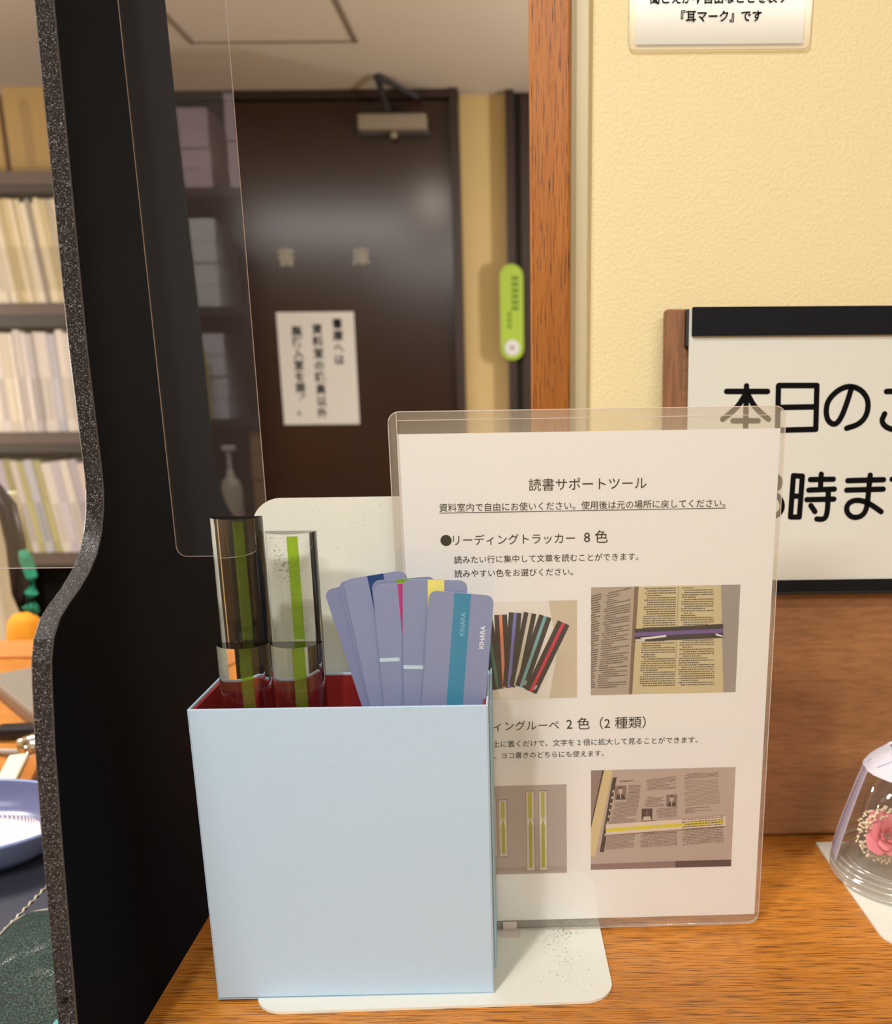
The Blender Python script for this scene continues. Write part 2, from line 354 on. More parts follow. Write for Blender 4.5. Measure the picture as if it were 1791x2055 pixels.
# ------------------------------------------------------------------ the setting
CEIL = 1.26; FLOOR = -0.80
struct(box('floor', (-3.2, 2.2, -2.0, 3.6, FLOOR - 0.05, FLOOR), M['floor']))
ceil_o = struct(box('ceiling', (-3.2, 2.2, -2.0, 3.6, CEIL, CEIL + 0.05), M['ceiling']))
bm = bmesh.new()
bx(bm, -0.918, -0.905, 2.35, 2.960, CEIL - 0.003, CEIL + 0.001); bx(bm, -0.468, -0.455, 2.35, 2.960, CEIL - 0.003, CEIL + 0.001)
bx(bm, -0.918, -0.455, 2.950, 2.960, CEIL - 0.003, CEIL + 0.001); bx(bm, -0.918, -0.455, 2.35, 2.36, CEIL - 0.003, CEIL + 0.001)
obj('access_hatch_frame', bm, M['groove'], ceil_o)
struct(box('wall_back', (-3.2, 2.2, 3.46, 3.55, FLOOR, CEIL), M['wall_far']))
struct(box('wall_left', (-3.25, -3.2, -2.0, 3.6, FLOOR, CEIL), M['wall_far']))
struct(box('wall_right', (2.2, 2.25, -2.0, 3.6, FLOOR, CEIL), M['wall_far']))
struct(box('wall_behind', (-3.2, 2.2, -2.05, -2.0, FLOOR, CEIL), M['wall_far']))
struct(box('wall_front', (0.043, 2.2, 0.70, 0.80, FLOOR, CEIL), M['wall']))
struct(box('trim_1', (0.0045, 0.0305, 0.680, 0.815, 0.0, CEIL), M['trim'], bev=0.0015, label=None))
struct(box('trim_2', (0.0307, 0.0435, 0.693, 0.81, 0.0, CEIL), M['alu'], bev=0.001))
# back door with its frame
door = struct(box('door_1', (-1.15, -0.236, 3.40, 3.445, FLOOR, 1.232), M['door'], bev=0.003))
bm = bmesh.new()
bx(bm, -1.25, -1.15, 3.385, 3.46, FLOOR, CEIL); bx(bm, -0.236, -0.209, 3.375, 3.46, FLOOR, CEIL); bx(bm, -1.25, -0.209, 3.385, 3.46, 1.235, CEIL)
obj('door_frame', bm, M['frame'], door)
for ch, cx in (('書', -0.797), ('庫', -0.547)):
    lettering(ch, door, M['greyplastic'], width=0.056, center=True, bold=0.012, loc=(cx, 3.3985, 0.742), name='door_character')
box('hall_wall_dark', (-2.2, -1.25, 3.43, 3.458, FLOOR, CEIL), M['frame'], door).name = 'side_panel'
d2 = struct(box('door_2', (-0.012, 0.40, 3.42, 3.455, FLOOR, 1.25), M['frame'], bev=0.003))
box('door_frame', (-0.058, -0.030, 3.40, 3.46, FLOOR, CEIL), M['frame'], d2)
box('door_gap', (-0.030, -0.012, 3.44, 3.459, FLOOR, CEIL), M['black'], d2)

# ------------------------------------------------------------------ counter
ct = empty('service_counter', (0, 0.7, 0), label='orange oak library service counter carrying the displays', cat='counter')
bm = bmesh.new(); bx(bm, -1.5, 0.0045, -0.05 - 0.45 + 0.0, 0.0, -0.032, 0.0)
bm.free()
bm = bmesh.new(); bx(bm, -1.5, 1.6, -0.43, -0.021, -0.035, 0.0, bev=0.002); bx(bm, -1.5, 0.0, -0.022, 0.552, -0.035, -0.00002)
top = obj('counter_top', bm, M['counter'], ct)
box('counter_body', (-1.45, 1.55, -0.36, -0.03, FLOOR - 0.0, -0.035), M['trim'], ct)
box('counter_body', (-1.45, -0.02, -0.03, 0.5, FLOOR, -0.035), M['trim'], ct)
box('far_edge_rail', (-1.5, 0.0, 0.47, 0.5525, 0.0, 0.004), M['desk'], ct, bev=0.001, label='lighter smooth wooden strip along the far edge')

# ------------------------------------------------------------------ black partition
pn = empty('black_partition', (-0.2125, 0.557, 0), label='tall black shouldered partition panel standing edge-on on the counter', cat='partition')
half = [(0.369, 0.0), (0.3737, 0.0488), (0.3836, 0.1328), (0.3897, 0.1777), (0.395, 0.205), (0.3975, 0.2150), (0.4020, 0.2240), (0.4099, 0.2313), (0.420, 0.2360), (0.432, 0.2403), (0.444, 0.2460), (0.4542, 0.2529), (0.4620, 0.262), (0.4674, 0.2729), (0.4698, 0.2815), (0.4706, 0.2896), (0.4712, 0.3479), (0.4744, 0.3944), (0.4813, 0.496), (0.484, 0.62)]
pts = [(y - 0.557, z) for y, z in half] + [(0.557 - y, z) for y, z in reversed(half)]
bm = bmesh.new(); prism(bm, pts, -0.0045, 0.0045, 'YZ', 0, 1)
es = [e for e in bm.edges if e.calc_length() > 0 and abs(e.verts[0].co.x - e.verts[1].co.x) < 1e-6]
r2 = bmesh.ops.bevel(bm, geom=es, offset=0.0005, segments=1, affect='EDGES')
for f in r2['faces']: f.material_index = 2
M['panel_bevel'] = pm('panel_arris_highlight', (74, 72, 72), 0.35)  # lighter bevel colour paints a thin highlight along the panel edges
obj('board', bm, [M['panel'], M['panel_edge'], M['panel_bevel']], pn)
bm = bmesh.new(); tube(bm, [(0, -0.1845, 0.061), (0, -0.180, 0.061)], 0.0011, 12)
obj('peg_hole', bm, M['black'], pn, label='small round hole in the front edge')

def sheet(name, x0, x1, z0, z1, corners, label):
    o = empty(name, (x0 + (x1 - x0) / 2, 0.557, z0), label=label, cat='screen')
    w = (x1 - x0) / 2
    pts = rrect(-w, w, 0, z1 - z0, 0.006, 8, corners)
    bm = bmesh.new(); prism(bm, pts, -0.0009, 0.0009, 'XZ', 0, 0); obj('sheet', bm, M['acrylic'], o)
    bm = bmesh.new(); P3 = [(p[0], 0, p[1]) for p in pts]; tube(bm, P3 + [P3[0]], 0.00032, 5, caps=False); obj('polished_edge', bm, M['acrylic_edge'], o)
    return o
sheet('clear_screen', -0.2078, -0.1525, 0.2337, 0.60, (1, 0, 0, 0), 'narrow clear acrylic screen right of the black partition, reflecting shelves')
sheet('clear_screen', -0.75, -0.2172, 0.2275, 0.60, (0, 0, 0, 0), 'wide clear acrylic screen left of the black partition')

# ------------------------------------------------------------------ bookend behind the box
def bookend(name, loc, rot, w, d, h, r, label, yb=0.0):
    """base plate from y=-d to 0, upright at y=0; origin at the back middle of the fold"""
    o = empty(name, loc, (0, 0, rot), label=label, cat='bookend')
    bm = bmesh.new(); prism(bm, rrect(-w / 2, w / 2, -d, 0.0, r, 8, (1, 1, 0, 0)), 0.0, 0.0016, 'XY')
    obj('base_plate', bm, M['white_metal'], o)
    bm = bmesh.new(); prism(bm, rrect(-w / 2, w / 2, 0.0, h, r, 8, (0, 0, 1, 1)), 0.0, 0.0012, 'XZ')
    obj('upright_plate', bm, M['white_metal'], o)
    return o
bookend('metal_bookend', (-0.0565, 0.5405, 0.0002), R(2.4), 0.199, 0.0915, 0.2695, 0.017, 'large white enamelled metal bookend under and behind the pale blue box')

# ------------------------------------------------------------------ pale blue box
BX = empty('pen_box', (-0.0973, 0.4586, 0.0018), (0, 0, R(1.2)), label='square pale blue cardboard box with red lining holding reading aids', cat='box')
w, d, h, t = 0.0767, 0.063, 0.170, 0.0012
bm = bmesh.new()
bx(bm, -w, w, 0, t, 0, h, bev=0.0005); bx(bm, -w, w, d - t, d, 0, h, bev=0.0004)
bx(bm, -w, -w + t, 0, d, 0, h, bev=0.0004); bx(bm, w - t, w, 0, d, 0, h, bev=0.0004); bx(bm, -w, w, 0, d, 0, t)
obj('outer_box', bm, M['box'], BX)
bm = bmesh.new(); a, b_ = t + 0.00005, t + 0.0016
bx(bm, -w + a, w - a, d - b_, d - a, t, h - 0.0012); bx(bm, -w + a, w - a, a, b_, t, h - 0.0012)
bx(bm, -w + a, -w + b_, a, d - a, t, h - 0.0012, bev=0.0003); bx(bm, w - b_, w - a, a, d - a, t, h - 0.0012, bev=0.0003)
bx(bm, -w + a, w - a, a, d - a, t, t + 0.001)
obj('lining', bm, M['red'], BX, label='red card lining')
bm = bmesh.new(); prism(bm, [(0.0255, 0.0005), (d + 0.0005, 0.001), (d + 0.0005, h + 0.001), (0.012, h - 0.004)], w + 0.0002, w + 0.0011, 'YZ')
obj('side_flap', bm, M['flap'], BX, label='brighter sky blue flap on the right side')

# ------------------------------------------------------------------ bar magnifiers
def magnifier(name, x, y, z, hgt, rr, label, rot=0.0, film='lime_film'):
    o = empty(name, (x, y, z), (0, 0, rot), label=label, cat='magnifier', group='bar magnifiers in the box')
    pts = [(rr * math.cos(R(180 + 180 * i / 96)), rr * 0.95 * math.sin(R(180 + 180 * i / 96))) for i in range(97)]
    pts = [(-rr, 0.0012)] + pts + [(rr, 0.0012)]
    bm = bmesh.new(); prism(bm, pts, 0, hgt, 'XY')
    es = [e for e in bm.edges if abs(e.verts[0].co.z - e.verts[1].co.z) < 1e-6]
    es = es[:0]
    lens = obj('lens', bm, M['lens'], o)
    bm = bmesh.new(); w_ = 0.0019 if film == 'lime_film' else 0.0021; bx(bm, -w_, w_, 0.0014, 0.0016, 0.004 if film != 'lime_film' else 0.193, hgt - 0.0025)
    obj('guide_strip', bm, M[film], o, label='lime green reading guide strip')
    return o
magnifier('bar_magnifier', -0.1535, 0.501, 0.0046, 0.2595, 0.0134, 'tallest bar magnifier, left back of the blue box, dark behind', R(2))
magnifier('bar_magnifier', -0.1255, 0.5015, 0.0046, 0.2515, 0.0134, 'tall bright bar magnifier before the white bookend, right back', R(-1))
magnifier('bar_magnifier', -0.1483, 0.4765, 0.0046, 0.197, 0.0134, 'short bar magnifier at the left front of the blue box', 0.0, 'lime_film_front')
magnifier('bar_magnifier', -0.1205, 0.4770, 0.0046, 0.197, 0.0134, 'short bar magnifier second from left in front of the tall bright one', 0.0, 'lime_film_front')

# ------------------------------------------------------------------ reading tracker cards
def tracker(x, y, ztop, lean, stripe, label, mat='card', text=False, glare_drop=0, xb=None, back=0.0):
    """lean in degrees (clockwise positive), x = centre of top edge"""
    L_, hw = 0.172, 0.01665
    o = empty('reading_tracker', (x, y, ztop), (R(back), R(lean), 0), label=label, cat='reading guide', group='reading tracker cards in the box')
    bm = bmesh.new(); prism(bm, rrect(-hw, hw, -L_ + 0.015, 0, 0.0042, 6), 0, 0.0007, 'XZ', 0, 1); obj('card', bm, [M[mat], M['card_edge']], o)
    if stripe:
        bm = bmesh.new(); bx(bm, -0.0037, 0.0048, -0.00008, 0.0, -L_ + 0.019, -0.0001); obj('colour_window', bm, M[stripe], o)
    if text:
        lettering('KIHARA', o, M['s_text'], width=0.0123, rot=R(90), bold=0.018, loc=(0.0134, -0.00012, -0.0285))
        lettering('KIHARA', o, M['s_text2'], width=0.0125, rot=R(90), bold=0.018, loc=(0.0028, -0.00014, -0.0225))
    if glare_drop:
        bm = bmesh.new(); bx(bm, -hw, -hw + 0.0105, -0.0002, 0.0, -glare_drop - 0.001, -glare_drop + 0.001); obj('glare_bar', bm, M['s_glare'], o, label='pale blue bar painted as glare')  # pale bar on the card stands in for reflected light
    return o
YB = 0.479
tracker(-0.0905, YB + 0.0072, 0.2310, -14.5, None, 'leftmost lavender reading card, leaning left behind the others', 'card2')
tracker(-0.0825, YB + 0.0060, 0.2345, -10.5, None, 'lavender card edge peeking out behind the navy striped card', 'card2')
tracker(-0.0795, YB + 0.0048, 0.2355, -8.8, 's_blue', 'lavender reading card with a navy blue stripe, leaning left')
tracker(-0.0642, YB + 0.0024, 0.2338, -3.8, 's_green', 'lavender card with a green stripe just showing behind the pink one', 'card2', glare_drop=0)
tracker(-0.0634, YB + 0.0012, 0.2316, -2.6, 's_pink', 'lavender reading card with a pink stripe, painted glare bar low on its left', glare_drop=0.0405)
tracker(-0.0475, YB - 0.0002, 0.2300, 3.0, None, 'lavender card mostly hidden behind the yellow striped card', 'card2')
tracker(-0.0474, YB - 0.0014, 0.2338, 1.8, 's_yellow', 'lavender reading card with a pale yellow stripe, tallest on the right', glare_drop=0.0470)
tracker(-0.0336, YB - 0.0050, 0.2275, 5.6, 's_teal', 'front lavender reading card with teal stripe and white lettering, leaning right', text=True)

# ------------------------------------------------------------------ printed notice in a clear case
PR = (R(0), R(0), R(1.3)); PX0, PY0 = 0.0364, 0.5268
tiltm = R(-0.35)
NT = empty('support_tool_notice', (PX0, PY0, 0.0082), (0, tiltm, R(1.3)), label='white printed notice about reading support tools with four photographs', cat='notice')
def nx(x): return x - PX0
def nz(z): return z - 0.0082
box('paper_sheet', (nx(-0.0683), nx(0.1407), 0, 0.0002, 0.0, 0.2972), M['paper'], NT)
def line(body, x0, x1, z, bold=0.0):
    return lettering(body, NT, M['ink'], x=nx(x0), z=nz(z), width=x1 - x0, bold=bold)
line('読書サポートツール', 0.0029, 0.0679, 0.2744)
line('資料室内で自由にお使いください。使用後は元の場所に戻してください。', -0.0467, 0.1120, 0.2636)
box('underline', (nx(-0.0468), nx(0.1123), -0.0002, 0, nz(0.2624), nz(0.2627)), M['ink'], NT)
bm = bmesh.new(); prism(bm, [(nx(-0.0437) + 0.0031 * math.cos(R(15 * i)), nz(0.2473) + 0.0031 * math.sin(R(15 * i))) for i in range(24)], -0.0002, 0, 'XZ'); obj('bullet_dot', bm, M['ink'], NT)
line('リーディングトラッカー', -0.0398, 0.0283, 0.2449)
line('8 色', 0.0333, 0.0467, 0.2449)
line('読みたい行に集中して文章を読むことができます。', -0.0396, 0.0640, 0.2345)
line('読みやすい色をお選びください。', -0.0397, 0.0272, 0.2266)
bm = bmesh.new(); prism(bm, [(nx(-0.0437) + 0.0031 * math.cos(R(15 * i)), nz(0.1370) + 0.0031 * math.sin(R(15 * i))) for i in range(24)], -0.0002, 0, 'XZ'); obj('bullet_dot', bm, M['ink'], NT)
line('リーディングルーペ', -0.0392, 0.0187, 0.1344)
line('2 色（2 種類）', 0.0231, 0.0700, 0.1344)
line('文章の上に置くだけで、文字を 2 倍に拡大して見ることができます。', -0.0340, 0.1012, 0.1240)
line('タテ書き、ヨコ書きのどちらにも使えます。', -0.0372, 0.0453, 0.1168)

_inkcache = {}
def cm(rgb):
    if rgb not in _inkcache: _inkcache[rgb] = pm('print_%d_%d_%d' % rgb, rgb, 0.6, 0.02)
    return _inkcache[rgb]
class Print:
    """flat printed picture made of thin coloured layers; coordinates u,v in 0..1 from the top left"""
    def __init__(s, x0, x1, z0, z1): s.r = (x0, x1, z0, z1); s.bm = bmesh.new(); s.m = []; s.k = 0
    def mi(s, c):
        if c not in s.m: s.m.append(c)
        return s.m.index(c)
    def P(s, u, v, d): x0, x1, z0, z1 = s.r; return (x0 + (x1 - x0) * u, -0.00006 - d, z1 - (z1 - z0) * v)
    def poly(s, pts, c, layer):
        vs = [s.bm.verts.new(s.P(u, v, layer * 0.000025)) for u, v in pts]
        f = s.bm.faces.new(vs); f.material_index = s.mi(c); f.normal_update()
        if f.normal.y > 0: f.normal_flip()
    def rect(s, u0, v0, u1, v1, c, layer): s.poly([(u0, v0), (u1, v0), (u1, v1), (u0, v1)], c, layer)
    def bar(s, a, b, w, c, layer, asp=1.4):
        dx, dy = (b[0] - a[0]) * asp, b[1] - a[1]; l = math.hypot(dx, dy); nx_, ny_ = -dy / l * w / 2, dx / l * w / 2
        s.poly([(a[0] + nx_ / asp, a[1] + ny_), (b[0] + nx_ / asp, b[1] + ny_), (b[0] - nx_ / asp, b[1] - ny_), (a[0] - nx_ / asp, a[1] - ny_)], c, layer)
    def dashes(s, quad, rows, c, layer, fill=0.75, wmin=0.02, wmax=0.07, hh=0.45):
        """rows of short dark dashes over a quadrilateral tl,tr,br,bl"""
        (ax, ay), (bx_, by), (cx, cy), (dx, dy) = quad
        for i in range(rows):
            t = (i + 0.3) / rows; t2 = t + hh / rows
            p = 0.0 if random.random() < 0.7 else 0.08; end = 1.0 if random.random() < fill else random.uniform(0.3, 0.9)
            while p < end:
                q = min(end, p + random.uniform(wmin, wmax))
                def Q(uu, tt):
                    lx, ly = ax + (dx - ax) * tt, ay + (dy - ay) * tt; rx, ry = bx_ + (cx - bx_) * tt, by + (cy - by) * tt
                    return (lx + (rx - lx) * uu, ly + (ry - ly) * uu)
                s.poly([Q(p, t), Q(q, t), Q(q, t2), Q(p, t2)], c, layer)
                p = q + random.uniform(0.006, 0.02)
    def done(s, name='printed_photo', label=None): return obj(name, s.bm, [cm(c) for c in s.m], NT, label=label)

# photo 1: fan of trackers
p = Print(nx(-0.0520), nx(0.0294), nz(0.1535), nz(0.2118))
p.rect(0, 0, 1, 1, (224, 220, 212), 0); p.poly([(0.80, 0), (1, 0), (1, 1), (0.80, 1), (0.86, 0.5)], (200, 188, 166), 0.5)
def z4(x, y):   # artwork units of the fan
    return ((x + 610) / (1648 + 610), (y - 205) / (1790 - 205))
fan = [((-330, 700), (60, 1600), (226, 110, 60)), ((-150, 560), (170, 1610), (120, 150, 60)), ((30, 500), (300, 1610), (206, 196, 40)), ((200, 430), (375, 1620), (52, 112, 92)), ((437, 412), (470, 1600), (232, 132, 90)), ((670, 383), (545, 1585), (112, 112, 184)),
       ((905, 392), (650, 1570), (206, 200, 180)), ((1145, 448), (740, 1590), (110, 170, 176)), ((1435, 560), (895, 1670), (206, 24, 72))]
for i, (a, b2, c) in enumerate(fan):
    A, B2 = z4(*a), z4(*b2)
    p.bar(A, B2, 0.125, (30, 28, 38), 1 + i * 1.0); p.bar(A, B2, 0.031, c, 1.5 + i * 1.0)
    q = (B2[0] + 0.012, B2[1] - 0.02); q2 = (B2[0] + (A[0] - B2[0]) * 0.09 + 0.012, B2[1] + (A[1] - B2[1]) * 0.09)
    if i > 3: p.bar((q[0] + 0.012, q[1]), (q2[0] + 0.012, q2[1]), 0.02, (170, 168, 176), 1.7 + i * 1.0)
p.done(label='printed photo of a fan of dark striped cards')
# photo 2: dictionary with a tracker
p = Print(nx(0.0374), nx(0.1225), nz(0.1548), nz(0.2190))
p.rect(0, 0, 1, 1, (150, 144, 138), 0)
p.poly([(0, 0), (0.31, 0), (0.27, 1), (0, 1)], (170, 158, 144), 0.5); p.poly([(0.315, 0), (0.87, 0), (0.915, 1), (0.275, 1)], (198, 186, 148), 0.6)
p.poly([(0.29, 0.0), (0.318, 0.0), (0.285, 1), (0.262, 1)], (120, 96, 76), 0.8)
p.dashes([(0.36, 0.01), (0.57, 0.01), (0.575, 0.93), (0.335, 0.93)], 44, (52, 46, 42), 1)
p.dashes([(0.61, 0.01), (0.82, 0.01), (0.85, 0.93), (0.60, 0.93)], 44, (52, 46, 42), 1)
p.dashes([(0.10, 0.05), (0.27, 0.0), (0.245, 0.93), (0.045, 0.94)], 44, (66, 54, 50), 1, 0.6)
p.dashes([(0.0, 0.07), (0.07, 0.05), (0.03, 0.93), (0.0, 0.94)], 40, (76, 62, 58), 1, 0.6, 0.2, 0.4)
p.bar((0.585, 0.0), (0.578, 0.93), 0.004, (120, 110, 90), 1)
p.poly([(0.295, 0.385), (0.895, 0.355), (0.9, 0.485), (0.295, 0.505)], (30, 30, 44), 2); p.poly([(0.295, 0.42), (0.895, 0.40), (0.897, 0.435), (0.297, 0.455)], (104, 78, 150), 2.5)
p.poly([(0.33, 0.470), (0.51, 0.447), (0.51, 0.465), (0.36, 0.485)], (226, 226, 226), 3); p.poly([(0.845, 0.44), (0.897, 0.465), (0.897, 0.475), (0.85, 0.462)], (226, 226, 226), 3)
p.rect(0.30, 0.482, 0.365, 0.502, (206, 204, 196), 3)
p.done(label='printed photo of a dictionary page with a purple striped card')
# photo 3: magnifiers
p = Print(nx(-0.0520), nx(0.0230), nz(0.0402), nz(0.0990))
p.rect(0, 0, 1, 1, (172, 166, 162), 0); p.rect(0, 0.92, 1, 1, (164, 152, 144), 0.5)
for (u, v0, v1) in ((0.40, 0.10, 0.80), (0.485, 0.15, 0.80), (0.705, 0.06, 0.97), (0.808, 0.06, 0.97)):
    p.rect(u - 0.036, v0, u + 0.036, v1, (122, 108, 100), 1); p.rect(u - 0.032, v0 + 0.008, u + 0.032, v1 - 0.008, (204, 196, 188), 1.5)
    mid = v0 + (v1 - v0) * 0.36
    p.poly([(u - 0.013, v0 + 0.02), (u + 0.013, v0 + 0.02), (u + 0.013, mid - 0.04), (u, mid), (u - 0.013, mid - 0.04)], (172, 180, 40), 2)
    p.poly([(u, mid), (u + 0.014, mid + 0.05), (u + 0.012, v1 - 0.04), (u - 0.012, v1 - 0.04), (u - 0.014, mid + 0.05)], (160, 168, 44), 2)
    p.poly([(u - 0.026, mid + 0.03), (u - 0.008, mid - 0.01), (u - 0.014, mid + 0.07)], (228, 226, 220), 2.5); p.poly([(u + 0.026, mid + 0.03), (u + 0.008, mid - 0.01), (u + 0.014, mid + 0.07)], (228, 226, 220), 2.5)
p.done(label='printed photo of clear bar magnifiers')
# photo 4: newspaper with a magnifier
p = Print(nx(0.0377), nx(0.1246), nz(0.0418), nz(0.1076))
p.rect(0, 0, 1, 1, (136, 120, 114), 0)
p.poly([(0.085, 0.0), (1, 0), (1, 0.94), (0, 0.94), (0, 0.6)], (176, 162, 154), 0.5); p.poly([(0.085, 0), (0.15, 0), (0.03, 0.86), (0, 0.86), (0, 0.55)], (204, 186, 142), 0.8)
p.poly([(0.078, 0), (0.09, 0), (0.0, 0.58), (0, 0.53)], (30, 24, 26), 1); p.poly([(0, 0.94), (0.60, 0.93), (0.60, 1), (0, 1)], (132, 112, 110), 1); p.poly([(0.60, 0.93), (1, 0.93), (1, 1), (0.60, 1)], (72, 56, 56), 1)
p.poly([(0.15, 0.075), (0.178, 0.07), (0.092, 0.82), (0.062, 0.82)], (44, 36, 38), 1.5)
for i in range(8): u = 0.155 - i * 0.0075; p.rect(u - 0.006, 0.20 + i * 0.062, u + 0.006, 0.222 + i * 0.062, (190, 180, 172), 2)
ik = (84, 66, 62)
p.dashes([(0.26, 0.15), (0.345, 0.15), (0.335, 0.31), (0.25, 0.32)], 12, ik, 1.5, 0.9, 0.05, 0.15); p.dashes([(0.16, 0.32), (0.335, 0.31), (0.31, 0.51), (0.135, 0.53)], 16, ik, 1.5, 0.95, 0.02, 0.08)
p.dashes([(0.20, 0.10), (0.29, 0.095), (0.29, 0.125), (0.20, 0.13)], 1, ik, 1.5)
p.dashes([(0.385, 0.10), (0.59, 0.07), (0.595, 0.20), (0.38, 0.215)], 9, ik, 1.5, 0.8); p.dashes([(0.38, 0.27), (0.51, 0.26), (0.51, 0.37), (0.375, 0.38)], 7, ik, 1.5, 0.7)
p.dashes([(0.455, 0.39), (0.60, 0.38), (0.605, 0.48), (0.46, 0.49)], 8, ik, 1.5, 0.9); p.dashes([(0.65, 0.055), (0.88, 0.03), (0.885, 0.09), (0.65, 0.11)], 5, ik, 1.5, 0.9)
p.dashes([(0.65, 0.12), (0.88, 0.11), (0.905, 0.36), (0.655, 0.38)], 18, (110, 90, 84), 1.5, 0.9, 0.03, 0.05, 0.35); p.dashes([(0.66, 0.39), (0.84, 0.38), (0.84, 0.44), (0.66, 0.45)], 4, ik, 1.5, 0.7)
p.dashes([(0.12, 0.62), (0.315, 0.60), (0.30, 0.78), (0.10, 0.80)], 14, ik, 1.5, 0.95); p.dashes([(0.355, 0.60), (0.605, 0.585), (0.61, 0.77), (0.35, 0.785)], 13, ik, 1.5, 0.95); p.dashes([(0.645, 0.58), (0.925, 0.56), (0.94, 0.75), (0.65, 0.77)], 12, ik, 1.5, 0.95)
for (u0, v0, u1, v1, bgc) in ((0.165, 0.155, 0.245, 0.295, (120, 104, 100)), (0.525, 0.255, 0.60, 0.375, (120, 104, 100)), (0.355, 0.39, 0.43, 0.51, (46, 38, 40))):
    p.rect(u0, v0, u1, v1, bgc, 2); cu_, cv = (u0 + u1) / 2, v0 + (v1 - v0) * 0.36; du, dv = (u1 - u0), (v1 - v0)
    p.poly([(u0 + du * 0.08, v1), (u0 + du * 0.2, v0 + dv * 0.66), (u0 + du * 0.8, v0 + dv * 0.66), (u0 + du * 0.95, v1)], (40, 34, 36) if bgc[0] > 60 else (196, 178, 164), 2.3)
    p.poly([(cu_ + du * 0.19 * math.cos(a_), cv + dv * 0.25 * math.sin(a_)) for a_ in [k * math.pi / 6 for k in range(12)]], (186, 166, 154) if bgc[0] > 60 else (90, 76, 72), 2.6)
    if bgc[0] > 60:
        p.poly([(cu_ - du * 0.2, cv - dv * 0.1), (cu_ - du * 0.1, cv - dv * 0.26), (cu_ + du * 0.12, cv - dv * 0.26), (cu_ + du * 0.21, cv - dv * 0.05), (cu_ + du * 0.1, cv - dv * 0.15)], (60, 50, 50), 2.9)
        p.poly([(cu_ - du * 0.04, v0 + dv * 0.66), (cu_ + du * 0.06, v0 + dv * 0.66), (cu_ + du * 0.02, v1)], (216, 206, 200), 2.9)
p.bar((0.105, 0.595), (0.945, 0.535), 0.125, (140, 118, 108), 3, 1.32); p.bar((0.105, 0.592), (0.945, 0.532), 0.105, (212, 198, 186), 3.5, 1.32); p.bar((0.105, 0.598), (0.935, 0.540), 0.032, (206, 198, 40), 4, 1.32)
p.dashes([(0.36, 0.505), (0.44, 0.50), (0.44, 0.52), (0.36, 0.525)], 1, (60, 50, 46), 4.5); p.dashes([(0.35, 0.625), (0.60, 0.61), (0.60, 0.64), (0.35, 0.652)], 2, (70, 56, 50), 4.5)
p.dashes([(0.64, 0.50), (0.93, 0.48), (0.93, 0.60), (0.64, 0.62)], 5, (90, 76, 60), 4.5, 0.95)
p.done(label='printed photo of a magnifier lying on a newspaper page')

CC = empty('clear_card_case', (PX0, PY0, 0.0022), (0, tiltm, R(1.3)), label='clear hard plastic card case round the printed notice', cat='card case')
cx0, cx1, cz1 = nx(-0.0724), nx(0.1430), 0.3150
out = rrect(cx0, cx1, 0.0, cz1, 0.006, 8)
bm = bmesh.new(); prism(bm, out, -0.0010, -0.0006, 'XZ'); obj('front_sheet', bm, M['pvc'], CC)
bm = bmesh.new(); prism(bm, out, 0.0006, 0.0010, 'XZ'); obj('back_sheet', bm, M['pvc_back'], CC)
bm = bmesh.new(); P3 = [(q[0], -0.0009, q[1]) for q in out]; tube(bm, P3 + [P3[0]], 0.00025, 5, caps=False); obj('rim', bm, M['pvc_rim'], CC, label='pale cut edge of the case')
bm = bmesh.new(); tube(bm, [(cx0 + 0.0045, -0.0012, cz1 - 0.0046), (cx1 - 0.006, -0.0012, cz1 - 0.0046)], 0.0002, 5); tube(bm, [(cx0 + 0.0045, -0.0012, 0.004), (cx0 + 0.0045, -0.0012, cz1 - 0.0002)], 0.00025, 5)
obj('weld_seam', bm, M['pvc_rim'], CC, label='pale weld line along the case edge')
bm = bmesh.new(); tube(bm, [(cx0 + 0.006, -0.0016, 0.0012), (cx1 - 0.006, -0.0016, 0.0012), (cx1 - 0.0025, -0.0016, 0.0026), (cx1 - 0.0006, -0.0016, 0.0058)], 0.0009, 8)
obj('bottom_bead', bm, M['pvc_back'], CC, smooth=True)
bm = bmesh.new(); bx(bm, nx(-0.019), nx(-0.0065), -0.010, -0.0012, -0.0004, 0.0004); bx(bm, nx(-0.017), nx(-0.0085), -0.0018, -0.0012, 0.0004, 0.006)
obj('foot_clip', bm, M['pvc_rim'], CC, label='small clear clip at the foot')

# ------------------------------------------------------------------ walnut board with flip sign
SB = empty('sign_board', (0, 0.648, 0.0015), (R(-5), 0, R(1.3)), label='walnut board sign leaning on the wall, right of the notice', cat='sign')
box('backing_board', (0.0965, 0.60, 0.0, 0.010, 0.0, 0.380), M['walnut'], SB, bev=0.002)
box('end_grain_strip', (0.0973, 0.1085, -0.0006, 0.0, 0.0005, 0.3785), M['walnut_v'], SB)
box('sign_page', (0.1116, 0.585, -0.0082, -0.0070, 0.188, 0.3785), M['page'], SB)
box('top_bar', (0.1132, 0.585, -0.0115, -0.0083, 0.3607, 0.3792), M['bar'], SB, bev=0.0004)
box('bar_end_block', (0.1098, 0.1122, -0.0070, -0.0001, 0.3545, 0.3785), M['bar2'], SB)
box('bottom_bar', (0.116, 0.585, -0.0095, -0.0083, 0.1862, 0.1942), M['bar'], SB, bev=0.0003)
box('lower_bar', (0.116, 0.585, -0.0092, -0.0001, 0.1835, 0.1860), M['bar2'], SB, bev=0.0003)
